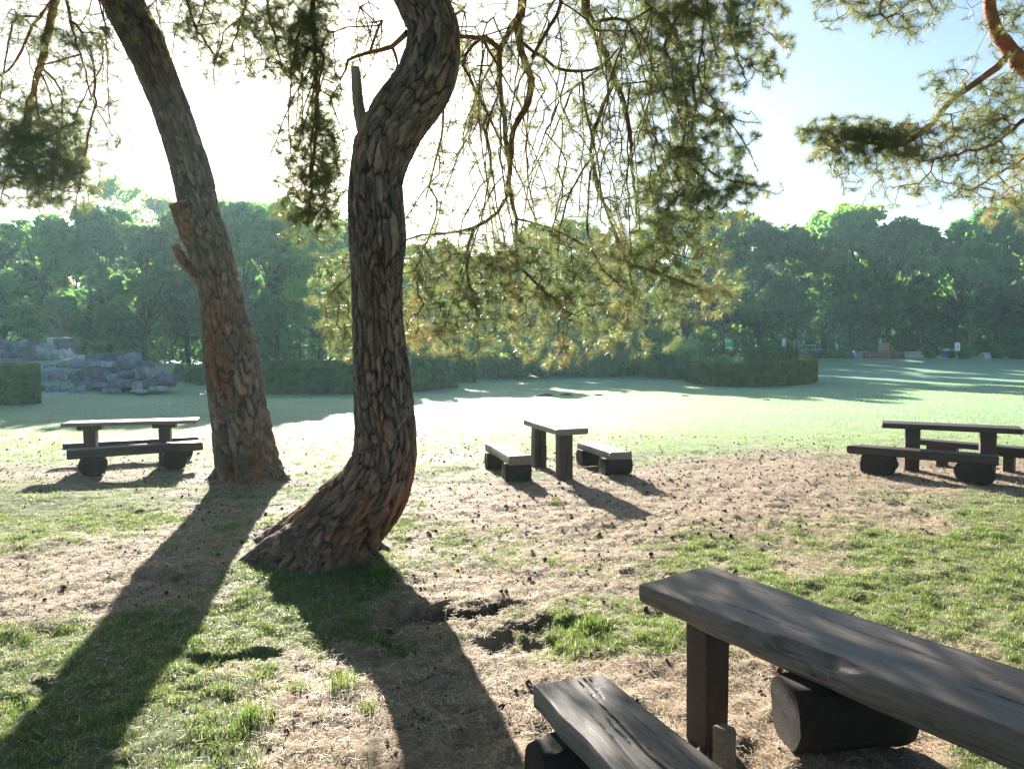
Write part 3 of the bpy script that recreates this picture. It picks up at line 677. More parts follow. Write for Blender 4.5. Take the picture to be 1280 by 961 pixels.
def needles_mesh(P, par, tipd, dens, seed, depthn=2, nlen=(.055, .095), wd=.0021, prob=1.0, colfn=None):
    """dens(node positions) -> needles per node"""
    r_ = np.random.default_rng(seed); i = np.where((tipd <= depthn) & (par >= 0))[0]
    k = (dens(P[i]) * np.where(tipd[i] == 0, 1.3, .8) * r_.uniform(.4, 1.5, len(i))).astype(int); k[k < 3] = 0
    idx = np.repeat(np.arange(len(i)), k); n = len(idx); a, b_ = P[par[i]][idx], P[i][idx]; T = norm(b_ - a)
    t = r_.uniform(0.1, 1.0, n)[:, None]; base = a + (b_ - a) * t
    rd = norm(r_.normal(size=(n, 3))); rd = norm(rd - T * np.sum(rd * T, 1, keepdims=True))
    D = norm(T * r_.uniform(.25, 1.1, (n, 1)) + rd * .85); Ln = r_.uniform(*nlen, n)[:, None]
    S = norm(np.cross(D, r_.normal(size=(n, 3)))) * wd / 2
    tip = base + D * Ln; V = np.stack([base - S, base + S, tip + S * .5, tip - S * .5], 1).reshape(-1, 3)
    tn = r_.random((n, 1)); g1, g2, br_ = np.array([.042, .07, .034]), np.array([.27, .28, .15]), np.array([.36, .21, .10])
    clump = vnoise(base[:, 0] * 3.1 + 11, base[:, 2] * 3.1 + base[:, 1] * 2, 5)[:, None]
    col = g1 + (g2 - g1) * (tn * .5 + clump * .5); br = (r_.random((n, 1)) < .03 + .30 * (clump > .72)); col = np.where(br, br_, col)
    return V, [np.arange(n * 4).reshape(-1, 4)], np.repeat(col, 4, 0)

def px3(px, py, d): return atd(px, py, d)
def clumps(lst, seed, mul=1.5):
    r_ = np.random.default_rng(seed); out = []
    for (px, py, rx, ry, d, dd, n) in lst:
        n = int(n * mul)
        k = r_.normal(size=(n, 3)) * .55; ln = np.linalg.norm(k, axis=1, keepdims=True); k = k / np.maximum(ln, 1) * np.minimum(ln, 1.15) ** .8
        for a in k: out.append(atd(px + a[0] * rx * 1.25, py + a[1] * ry * 1.25, d + a[2] * dd))
    return np.array(out)
def bough(root, name, limbs, att, seed, dens, barkm, depthn=2, rscale=1.0, **kw):
    P, par, r, tipd, nl = grow(limbs, att, seed, **kw); rl = np.array(root.location)
    V, f = twig_mesh(P, par, r * rscale); o = mesh(name, V - rl, f, barkm, root, smooth=True)
    V, f, c = needles_mesh(P, par, tipd, dens, seed + 1, depthn); mesh('needles', V - rl, f, NEEDLE, o, attrs={'col': c})
    print(name, len(P), len(V) // 4)
    return o

# --- bent pine (in the middle)
DB = onz(410, 700)[1]
bent = thing('pine_tree', 'pine tree with thick S bent trunk in the middle of the picture', 'pine tree', (onz(410, 700)[0], DB, 0), 0)
tb = [(388, 722, 66), (401, 694, 58), (430, 655, 51), (461, 618, 47), (478, 583, 41.5), (482.5, 550, 38.5), (480, 500, 36.5), (476.5, 450, 33.5), (473, 400, 31), (471, 350, 31), (472, 300, 36), (470, 262, 35), (470, 225, 33), (480, 182, 36), (502, 142, 37), (529, 105, 36), (541, 68, 33), (541, 35, 31), (527, 0, 30), (504, -45, 29), (485, -110, 28), (480, -190, 26), (492, -290, 24), (505, -400, 20), (500, -520, 14), (495, -640, 6)]
dB = [0, 0, .02, .05, .08, .1] + [.1] * 20
P = [atd(a, b_, DB + dd + (max(0, -b_) * .0006)) for (a, b_, _), dd in zip(tb, dB)]; rad = [rpx(c, DB) for _, _, c in tb]
P[0][2] = -.12
Tn = 640; nr = 210
rl = np.array(bent.location)
def flB(A_, D_):     # root flare: buttresses that fade up the trunk
    return np.exp(-D_ / .28) * (.12 + .16 * np.cos(A_ * 3 + .8) + .10 * np.cos(A_ * 5 + 2)) + .05 * np.exp(-D_ / .8) * np.cos(A_ * 2 + 1)
def ogB(A_, D_): return np.clip(.04 + .8 * np.exp(-((D_ - .75) / .6) ** 2) * (.45 + .55 * sstep(.35, .6, fbm(np.cos(A_) * 1.5 + 3, D_ * 1.5 + np.sin(A_) * 1.5, 3, 71))) + .25 * sstep(.5, .65, fbm(np.cos(A_) * 1.2, D_ * 1.1 + np.sin(A_), 3, 73)), 0, 1)
V, f, at_, CB, rB = bark_tube(P, rad, Tn, nr, 3, .032, (.055, .22), flB, ogB, lump=.045)
mesh('trunk', V - rl, f, BARK, bent, attrs=at_, smooth=True)
def roots(root, cx, cy, lst, seed):
    for i, (an, r0, ln) in enumerate(lst):
        d_ = np.array([math.cos(an), math.sin(an), 0]); pts = [np.array([cx, cy, .10]) + d_ * (r0 - .12), np.array([cx, cy, .06]) + d_ * (r0 + .04), np.array([cx, cy, -.02]) + d_ * (r0 + ln * .5) + [0.04 * math.sin(i * 2), .04, 0], np.array([cx, cy, -.14]) + d_ * (r0 + ln)]
        gz_ = float(gh(cx, cy)); pts = [p_ + [0, 0, gz_] for p_ in pts]
        V, f, at_, _, _ = bark_tube(pts, [.15, .105, .07, .04], 60, 44, seed + i, .010, (.035, .12), orange=lambda A_, D_: .45 + 0 * D_); mesh('root', V - np.array(root.location), f, BARK, root, attrs=at_, smooth=True)
roots(bent, onz(398, 700)[0], DB - .02, [(-2.9, .34, .4), (-1.5, .30, .3), (-.4, .32, .4), (.5, .3, .4)], 301)
# sawn stub with a raised rim at the left root
V, f, at_, _, _ = bark_tube([atd(372, 668, DB - .12), atd(360, 682, DB - .26), atd(355, 687, DB - .34), atd(352, 689, DB - .37)], [.13, .13, .07, .02], 36, 60, 23, .014, (.07, .14), orange=lambda A_, D_: .4 + 0 * D_); mesh('root_knob', V - rl, f, BARK, bent, attrs=at_, smooth=True)
# dead stub pointing up
V, f, at_, _, _ = bark_tube([atd(455, 165, DB + .05), atd(449, 138, DB + .05), atd(446, 112, DB + .02), atd(444, 84, DB)], [.058, .05, .044, .038], 40, 28, 33, .006, (.05, .12)); mesh('dead_stub', V - rl, f, BARK, bent, attrs=at_, smooth=True)

dl = lambda s, d: [atd(500 + x / 2.089, y / 2.089, d + k * .02) for k, (x, y) in enumerate(s)]
DBH = 7.3
pr = lambda px: rpx(px, DBH)
densB = lambda P: np.where(proj(P[:, 0], P[:, 1], P[:, 2])[1] > 285, 56, np.where(proj(P[:, 0], P[:, 1], P[:, 2])[0] > 815, 84, 36))
top0 = atd(490, -260, DB + .3)
L1 = ([top0, atd(540, -240, 6.8), atd(620, -160, 7.1), atd(652, -60, 7.25)] + dl([(320, 0), (305, 80), (325, 160), (345, 220), (325, 290), (300, 330), (290, 420), (285, 500), (303, 560), (305, 690)], DBH), [pr(11), pr(8), pr(6), pr(4.5), pr(4.5), pr(3.5), pr(3), pr(2)])
L1b = (dl([(318, 40), (300, 60), (265, 120), (258, 180), (270, 290), (285, 420)], DBH), [pr(3.5), pr(3.6), pr(3.0)])
L1c = (dl([(285, 500), (265, 540), (230, 580), (150, 605), (30, 622), (-5, 670)], DBH), [pr(2.6), pr(1.8), pr(.9)])
L1d = (dl([(305, 560), (400, 600), (480, 640)], DBH), [pr(1.6), pr(.8)])
L1e = (dl([(305, 690), (360, 745), (420, 790)], DBH), [pr(1.3), pr(.6)])
L1f = (dl([(182, 560), (178, 650), (180, 740), (205, 830)], DBH), [pr(1.6), pr(1.3), pr(.6)])
L3 = (dl([(460, -60), (420, 0), (385, 80), (345, 150)], DBH), [pr(2.6), pr(2.2)])
L3b = (dl([(320, 100), (370, 150), (420, 185), (480, 188), (520, 175)], DBH), [pr(1.6), pr(1.3)])
top1 = atd(500, -330, DB + .4)
L2 = ([top1, atd(590, -330, 7.2), atd(700, -200, 7.6), atd(728, -70, 7.7)] + dl([(480, 0), (512, 90), (548, 180), (572, 240), (600, 340), (603, 420), (615, 520), (625, 600)], 7.7), [pr(11), pr(8), pr(6.5), pr(5), pr(3.5), pr(2.2), pr(1)])
L2b = (dl([(555, 200), (525, 290), (500, 370), (510, 450), (545, 560), (590, 680), (650, 705), (760, 740), (880, 765)], 7.7), [pr(2.2), pr(2), pr(1.6), pr(1.5), pr(.8)])
L2c = (dl([(505, 430), (492, 500), (492, 620), (530, 700), (575, 745)], 7.6), [pr(1.6), pr(1.3), pr(.7)])
L4 = ([atd(590, -330, 7.2), atd(720, -300, 7.6), atd(790, -120, 8.0)] + dl([(640, 0), (690, 50), (725, 110), (760, 200), (770, 300), (745, 420), (760, 520)], 8.0), [pr(9), pr(7), pr(5), pr(3.5), pr(2.2), pr(1)])
L4b = ([atd(800, -60, 8.0)] + dl([(780, -30), (860, 0), (862, 90), (890, 175), (905, 210)], 8.1), [pr(3), pr(2), pr(1)])
L4c = (dl([(765, 260), (840, 300), (900, 320)], 8.0), [pr(1.2), pr(.7)])
L4d = (dl([(752, 400), (830, 460), (930, 485)], 8.0), [pr(1.3), pr(.7)])
def strands(k, x0, x1, y0, y1, l0, l1, d, dd, seed, w0=.7, w1=1.5, sway=16, sidew=0):
    r_ = np.random.default_rng(seed); out = []
    for _ in range(k):
        x, y, L_, dd_ = r_.uniform(x0, x1), r_.uniform(y0, y1), r_.uniform(l0, l1), d + r_.uniform(-dd, dd); ph, am, dr = r_.uniform(0, 6), r_.uniform(.3, 1) * sway, r_.normal(sidew, .28); n = 7
        out.append(([atd(x + am * math.sin(ph + 3.4 * t) - am * math.sin(ph) + dr * L_ * t, y + L_ * t, dd_ + .15 * math.sin(ph + 4 * t)) for t in np.linspace(0, 1, n)], [rpx(r_.uniform(w0, w1), d), rpx(.6, d)]))
    return out
SB = strands(26, 560, 820, -40, 120, 90, 240, 7.5, .6, 1, .7, 1.5) + strands(70, 530, 830, -20, 240, 50, 170, 7.5, .6, 2, .45, .8, 12)
attB = clumps([(590, 370, 100, 52, 7.3, .6, 280), (560, 408, 45, 34, 7.2, .4, 90), (690, 370, 75, 62, 7.6, .6, 260), (600, 320, 90, 40, 7.4, .5, 120), (760, 320, 70, 40, 7.8, .5, 130), (775, 380, 80, 50, 7.8, .6, 200), (850, 350, 55, 42, 7.8, .4, 170), (640, 330, 110, 35, 7.4, .6, 180), (880, 368, 35, 20, 7.8, .3, 40),
               (600, 150, 90, 140, 7.4, .8, 420), (740, 170, 100, 140, 7.7, .8, 470), (620, 60, 110, 60, 7.5, .7, 160), (760, 40, 100, 60, 7.8, .7, 220), (700, 250, 110, 50, 7.6, .6, 130), (540, 260, 50, 60, 7.2, .4, 70), (560, 60, 40, 60, 7.4, .5, 50), (690, -60, 200, 50, 7.6, .6, 120)], 5)
DEAD, N, L, b = mat('dead_barkless_wood', .8); L.new(ramp(N, L, noise(N, L, 14, 5, objco(N, L, (1, 1, .2))), [(.35, (.13, .105, .08)), (.65, (.30, .26, .2))]), b.inputs['Base Color'])
for o_ in bent.children:
    if o_.name.startswith('dead_stub'): o_.data.materials[0] = DEAD
ob = bough(bent, 'branch', [L1, L1b, L1c, L1d, L1e, L1f, L3, L3b, L2, L2b, L2c] + SB, attB, 101, densB, LIMB, droop=.3)
attB2 = clumps([(852, 95, 50, 70, 8.1, .6, 330), (860, 190, 50, 55, 8.0, .5, 280), (868, 245, 55, 30, 8.0, .5, 210), (925, 235, 40, 14, 8.0, .3, 45), (895, 152, 40, 40, 8, .3, 70), (925, 45, 50, 50, 8.1, .4, 150), (960, 75, 30, 25, 8.1, .3, 30),
                (860, 12, 90, 35, 8.1, .6, 240), (820, 250, 40, 60, 7.9, .5, 120), (830, 300, 60, 30, 7.8, .5, 90), (860, -60, 120, 50, 8.1, .6, 120), (800, 60, 40, 70, 8, .5, 90)], 6)
bough(bent, 'branch', [L4, L4b, L4c, L4d] + strands(10, 810, 890, -30, 120, 60, 160, 8, .5, 3, .7, 1.4), attB2, 111, lambda P: np.full(len(P), 88.), LIMB, droop=.2)
# boughs hanging left of the bent trunk
D5 = 7.4
L5 = ([atd(488, -200, DB + .2), atd(440, -170, 6.9), atd(400, -80, 7.3), atd(392, 0, D5), atd(394, 60, D5), atd(396, 130, D5), atd(392, 200, D5), atd(384, 280, D5)], [pr(7), pr(5), pr(3.5), pr(2.5), pr(2), pr(1)])
L5b = ([atd(392, -30, D5), atd(335, -10, D5 + .2), atd(345, 50, D5 + .2), atd(352, 85, D5 + .2)], [pr(2.4), pr(1.6), pr(.8)])
L5c = ([atd(508, 42, DB + .1), atd(490, 58, 6.6), atd(462, 68, 6.7), atd(436, 75, 6.8), atd(425, 100, 6.9)], [pr(3.2), pr(2.2), pr(1)])
L5d = ([atd(498, 55, 6.6), atd(497, 75, 6.7), atd(494, 92, 6.7)], [pr(2), pr(1)])
attL = clumps([(385, 30, 50, 60, D5, .5, 330), (372, 75, 30, 26, D5, .3, 130), (398, 150, 30, 40, D5, .3, 130), (403, 215, 32, 55, D5, .4, 330), (380, 215, 26, 50, D5, .3, 80), (410, 265, 22, 28, D5, .3, 60), (372, 268, 24, 26, D5, .3, 50), (350, 190, 18, 70, D5, .3, 26), (345, 30, 34, 50, D5 + .2, .4, 60),
               (455, 40, 36, 60, 7.0, .4, 75), (450, 95, 30, 30, 6.9, .3, 26), (425, 110, 20, 60, D5, .3, 30), (400, -50, 60, 40, D5, .4, 40)], 8)
bough(bent, 'branch', [L5, L5b, L5c, L5d] + strands(10, 360, 415, -40, 120, 60, 180, D5, .3, 4, .6, 1.0, 8) + strands(6, 425, 490, -30, 20, 40, 120, 6.9, .2, 5, .6, 1.0, 10), attL, 121, lambda P: np.where((proj(P[:, 0], P[:, 1], P[:, 2])[0] > 425), 22, 70), LIMB, droop=.5)
# low bough behind the trunk reaching left, bright in the light
L6 = ([atd(480, 240, 6.7), atd(470, 290, 7.4), atd(450, 330, 7.8), atd(420, 360, 8.0), atd(405, 380, 8.0)], [pr(2.2), pr(1.5), pr(.7)])
attL6 = clumps([(425, 372, 30, 42, 8.0, .4, 100), (432, 420, 18, 22, 7.9, .3, 30), (530, 350, 30, 60, 7.6, .4, 70), (440, 335, 40, 25, 8, .3, 20)], 9)
bough(bent, 'branch', [L6], attL6, 131, lambda P: np.full(len(P), 60.), LIMB)

# --- leaning pine (left)
DA = onz(313, 600)[1]
lean = thing('pine_tree', 'tall pine tree leaning left with a scarred hollow seam at its foot', 'pine tree', (onz(313, 600)[0], DA, 0), 0)
rl = np.array(lean.location)
ta = [(318, 618, 40), (315, 600, 37), (307, 560, 35.5), (297, 500, 33.5), (289, 450, 32), (281, 400, 26.5), (272, 350, 24.5), (259, 300, 25), (250, 268, 22.5), (241, 222, 22.5), (226, 172, 21.5), (212, 132, 21), (199, 100, 21.5), (178, 50, 23.5), (152, 0, 24), (130, -50, 24), (110, -120, 23), (105, -220, 21), (115, -330, 18), (120, -460, 12), (120, -560, 5)]
P = [atd(a, b_, DA + max(0, 100 - b_) * .001) for (a, b_, _) in ta]; rad = [rpx(c, DA) for _, _, c in ta]; P[0][2] = -.12
sideA = -1
def flA(A_, D_): return np.exp(-D_ / .22) * (.06 + .14 * np.cos(A_ * 4 + .3)) 
def seamA(A_, D_):   # hollow cleft on the camera side, from foot to about 1.6 m
    c = CLEFT + .25 * (D_ - .8) + .12 * np.sin(D_ * 5)
    k = np.exp(-((np.angle(np.exp(1j * (A_ - c)))) / (.10 + .10 * np.exp(-((D_ - .9) / .5) ** 2))) ** 2) * sstep(.1, .35, D_) * (1 - sstep(1.3, 1.75, D_))
    k2 = np.exp(-((np.angle(np.exp(1j * (A_ - c - .35)))) / .2) ** 2) * sstep(.15, .5, D_) * (1 - sstep(1.2, 1.8, D_))
    return -.13 * k + .045 * k2 + .03 * np.exp(-((D_ - 2.15) / .22) ** 2) * np.maximum(0, np.cos(A_ - CLEFT - 2.6))
Cc_ = catmull(P, 500); T_, N_, B_ = frames(Cc_); i0 = 60
vl = np.array([-.28, -1, 0]); CLEFT = math.atan2(float(vl @ B_[i0]), float(vl @ N_[i0]))
def ogA(A_, D_): return np.clip(1.2 * np.exp(-((D_ - .9) / 1.6) ** 2) * sstep(.38, .56, fbm(np.cos(A_) * 1.3 + 9, D_ * .9 + np.sin(A_) * 1.3, 3, 81)) * (.4 + .6 * np.cos(A_ - CLEFT - .5)) + .2, 0, 1)
V, f, at_, CA, rA = bark_tube(P, rad, 640, 170, 13, .040, (.07, .30), flA, ogA, lump=.05, extra=seamA)
mesh('trunk', V - rl, f, BARK, lean, attrs=at_, smooth=True)
SAWN, N, L, b = mat('sawn_wood', .7); L.new(ramp(N, L, noise(N, L, 12, 5, objco(N, L)), [(.35, (.22, .12, .06)), (.65, (.46, .3, .17))]), b.inputs['Base Color'])
def stub(parent, rl, pts, rads, seed, capcol=True):
    V, f, at_, C, r = bark_tube(pts, rads, 46, 48, seed, .014, (.06, .14), orange=lambda A_, D_: .7 + 0 * D_); o = mesh('sawn_stub', V - rl, f, BARK, parent, attrs=at_, smooth=True)
    T = norm((C[-1] - C[-3])[None])[0]; X = norm(np.cross(T, [.2, .3, 1.])[None])[0]; Y = np.cross(T, X); a = np.linspace(0, 2 * PI, 40, endpoint=False); rr = r[-1] * .97
    dsk = [C[-1] + T * .012 + (math.cos(t) * X + math.sin(t) * Y) * rr * (1 + .03 * math.sin(5 * t)) for t in a]; dsk2 = [p - T * .03 for p in dsk]
    Vd = np.array(dsk2 + dsk + [C[-1] + T * .012]) - rl; j = np.arange(40); j2 = (j + 1) % 40
    mesh('cut_face', Vd, [np.stack([j, j2, 40 + j2, 40 + j], 1), np.stack([40 + j, 40 + j2, np.full(40, 80)], 1)], SAWN, o)
stub(lean, rl, [atd(262, 352, DA - .05), atd(249, 315, DA - .1), atd(236, 285, DA - .16), atd(224, 254, DA - .22)], [rpx(c, DA) for c in (12, 13, 12.5, 11.5)], 43)
stub(lean, rl, [atd(258, 362, DA - .12), atd(243, 340, DA - .2), atd(228, 324, DA - .26), atd(219, 306, DA - .3)], [rpx(c, DA) for c in (7, 6.5, 5.5, 4.2)], 53)
V, f, at_, _, _ = bark_tube([atd(228, 140, DA), atd(234, 136, DA), atd(238, 133, DA)], [.035, .028, .015], 12, 16, 63, .004, (.04, .08)); mesh('knot', V - rl, f, BARK, lean, attrs=at_, smooth=True)
pr = lambda px: rpx(px, 9.5); DL = 9.5
LA = ([atd(108, -140, 10.9), atd(85, -110, 10.2), atd(76, -50, 9.7), atd(69, 0, DL), atd(60, 40, DL), atd(51, 82, DL), atd(42, 110, DL), atd(38, 150, DL), atd(30, 200, DL)], [pr(9), pr(7), pr(5.5), pr(4.5), pr(3.2), pr(1.5)])
LAb = ([atd(50, -10, DL), atd(44, 28, DL), atd(32, 55, DL), atd(18, 80, DL), atd(0, 95, DL), atd(-25, 105, DL)], [pr(2), pr(1.6), pr(1)])
LAc = ([atd(78, -40, 9.7), atd(84, 0, DL), atd(92, 40, DL), atd(105, 85, DL), atd(118, 130, DL), atd(140, 170, DL)], [pr(2), pr(1.4), pr(.8)])
LAd = ([atd(112, -100, 10.9), atd(180, -120, 10.4), atd(225, -40, 10), atd(240, 20, 10), atd(262, 60, 10), atd(285, 80, 10)], [pr(5), pr(3.5), pr(1.8), pr(.8)])
LAe = ([atd(190, -110, 10.3), atd(290, -90, 9.8), atd(310, -20, 9.6), atd(300, 30, 9.6), atd(290, 60, 9.6)], [pr(3), pr(2), pr(.8)])
attA = clumps([(28, 170, 60, 48, DL, .6, 520), (70, 195, 46, 46, DL, .5, 320), (30, 215, 60, 32, DL, .5, 300), (100, 215, 30, 30, DL, .4, 60), (95, 160, 30, 55, DL, .4, 60), (55, 48, 55, 40, DL, .5, 150), (98, 55, 40, 30, DL, .4, 150), (25, 20, 40, 30, DL, .4, 70), (130, 40, 30, 50, DL, .4, 90), (135, 130, 26, 40, DL, .4, 50), (145, 180, 22, 26, DL, .3, 36),
               (10, 110, 30, 50, DL, .4, 45), (90, 100, 50, 50, DL, .4, 60), (60, 250, 50, 16, DL, .4, 60), (40, -50, 90, 40, DL, .4, 50)], 15)
bough(lean, 'branch', [LA, LAb, LAc] + strands(16, 20, 150, -30, 110, 50, 160, DL, .4, 6, .6, 1.1, 10), attA, 201, lambda P: np.where((proj(P[:, 0], P[:, 1], P[:, 2])[1] > 125) & (proj(P[:, 0], P[:, 1], P[:, 2])[0] < 115), 84, 44), LIMB_RED, droop=.4)
attA2 = clumps([(245, 35, 45, 36, 10, .4, 150), (282, 76, 30, 26, 10, .3, 120), (300, 30, 50, 40, 9.6, .4, 170), (210, 10, 26, 30, 10.2, .4, 50), (320, 95, 26, 14, 9.6, .3, 22), (250, 5, 70, 25, 10, .4, 90), (335, 60, 20, 40, 9.6, .3, 40), (240, -50, 90, 40, 10, .4, 60)], 16)
bough(lean, 'branch', [LAd, LAe] + strands(10, 190, 340, -40, 30, 30, 100, 9.8, .4, 7, .6, 1.0, 10), attA2, 211, lambda P: np.full(len(P), 50.), LIMB, droop=.4)

roots(lean, onz(313, 600)[0], DA - .02, [(-2.95, .34, .3), (-1.3, .33, .2), (-.25, .36, .35)], 321)
# --- third pine, its trunk beyond the right edge
DC = 8.2; pr = lambda px: rpx(px, DC)
tcx = atd(1480, 600, DC); third = thing('pine_tree', 'pine tree beyond the right edge reaching in with a red limb and drooping sprays', 'pine tree', (tcx[0], DC, 0), 0); rl = np.array(third.location)
P = [atd(1482, 650, DC), atd(1475, 450, DC), atd(1460, 250, DC), atd(1440, 60, DC), atd(1430, -150, DC), atd(1420, -330, DC), atd(1425, -450, DC)]; P[0][2] = -.1
V, f, at_, _, _ = bark_tube(P, [.30, .25, .22, .19, .14, .08, .03], 300, 100, 83, .024, (.09, .2)); mesh('trunk', V - rl, f, BARK, third, attrs=at_, smooth=True)
C1 = ([atd(1450, 150, DC), atd(1400, 130, DC), atd(1330, 112, DC), atd(1285, 86, DC), atd(1262, 62, DC), atd(1244, 38, DC), atd(1237, 0, DC), atd(1243, -50, DC), atd(1225, -120, DC)], [pr(16), pr(13), pr(11), pr(9), pr(7.5), pr(7), pr(5)])
C2 = ([atd(1264, 68, DC), atd(1240, 88, DC), atd(1208, 112, DC), atd(1180, 136, DC), atd(1158, 160, DC), atd(1138, 175, DC), atd(1118, 184, DC), atd(1085, 178, DC), atd(1050, 172, DC), atd(1020, 160, DC)], [pr(5.5), pr(4.2), pr(3.6), pr(3.2), pr(2.4), pr(1.4), pr(.8)])
C3 = ([atd(1450, 190, DC), atd(1340, 120, DC - .3), atd(1282, 150, DC - .3), atd(1240, 180, DC - .3), atd(1200, 192, DC - .3), atd(1150, 202, DC - .3)], [pr(6), pr(4), pr(2), pr(1.4), pr(.8)])
C4 = ([atd(1340, 150, DC), atd(1285, 195, DC), atd(1250, 215, DC), atd(1215, 238, DC)], [pr(2.4), pr(1.4), pr(.7)])
C5 = ([atd(1232, -60, DC), atd(1180, -60, DC), atd(1130, -20, DC), atd(1100, 5, DC), atd(1112, 30, DC)], [pr(3), pr(1.8), pr(.7)])
attC = clumps([(1065, 168, 52, 17, DC, .3, 230), (1105, 172, 40, 16, DC, .3, 150), (1030, 172, 22, 20, DC, .3, 60), (1130, 192, 45, 16, DC, .3, 110), (1100, 215, 60, 20, DC, .3, 80), (1050, 200, 30, 16, DC, .3, 36), (1130, 235, 60, 20, DC, .3, 50),
               (1190, 165, 50, 30, DC - .2, .4, 90), (1235, 150, 50, 40, DC - .3, .4, 150), (1240, 200, 50, 40, DC - .2, .4, 150), (1265, 245, 40, 30, DC, .4, 100), (1200, 235, 40, 25, DC, .3, 50), (1265, 110, 30, 40, DC, .4, 60), (1210, 110, 40, 30, DC, .3, 26), (1175, 105, 22, 14, DC, .3, 22),
               (1095, 18, 55, 22, DC, .3, 110), (1135, 35, 30, 16, DC, .3, 36), (1060, 4, 40, 14, DC, .3, 40), (1160, 5, 50, 18, DC, .3, 50), (1262, 20, 30, 40, DC, .3, 90), (1150, -50, 100, 30, DC, .4, 60), (1320, 180, 40, 80, DC, .5, 120)], 25)
def densC(P):
    px, py = proj(P[:, 0], P[:, 1], P[:, 2]); return np.where((py < 60) | (py > 205), 40, np.where(px < 1150, 84, 54))
bough(third, 'branch', [C1, C2, C3, C4, C5], attC, 301, densC, LIMB_RED, droop=.3)

def shade_crown(root, cx, cy, cz, rx, ry, rz_, n, seed):  # unseen crowns, spread over and behind the camera to hold back skylight
    r_ = np.random.default_rng(seed); k = 60; cs = norm(r_.normal(size=(k, 3))) * (r_.random((k, 1)) ** .4) * [rx, ry, rz_] + [cx, cy, cz]
    i = r_.integers(0, k, n); P = cs[i] + r_.normal(size=(n, 3)) * [.75, .75, .32]
    lo = 2.6 + .53 * np.maximum(P[:, 1], 0) ; P = P[P[:, 2] > np.maximum(lo, 5.0)]; n = len(P)
    U = rand_unit(n) * .17 * r_.uniform(.6, 1.3, (n, 1)); W_ = norm(np.cross(U, rand_unit(n))) * .028
    V, f = quads(P, U, W_); g = np.array([.07, .11, .035]) * r_.uniform(.6, 1.4, (n, 1)); mesh('crown', V - np.array(root.location), f, NEEDLE, root, attrs={'col': np.repeat(g, 4, 0)})
    tr = []
    for c in cs[::2]:
        c = np.array(c); c[2] = max(c[2], 3.2 + .53 * max(c[1], 0), 5.3); b_ = np.array([root.location[0] * .6 + cx * .4, root.location[1], max(7.2, 3.4 + .53 * root.location[1])]); tr.append(sweep(catmull([b_, (b_ + c) / 2 + [0, 0, .35], c], 8), np.linspace(.07, .012, 8), 5))
    V, f = join(tr); mesh('shade_branches', V - np.array(root.location), f, LIMB, root, smooth=True)
shade_crown(bent, -.8, 1.5, 8.8, 5.2, 5.4, 2.6, 60000, 401)
shade_crown(lean, -6.0, 4.0, 10.2, 5.0, 6.5, 2.8, 60000, 402)
shade_crown(third, 6.2, 2.5, 9.0, 5.2, 6.0, 2.8, 60000, 403)

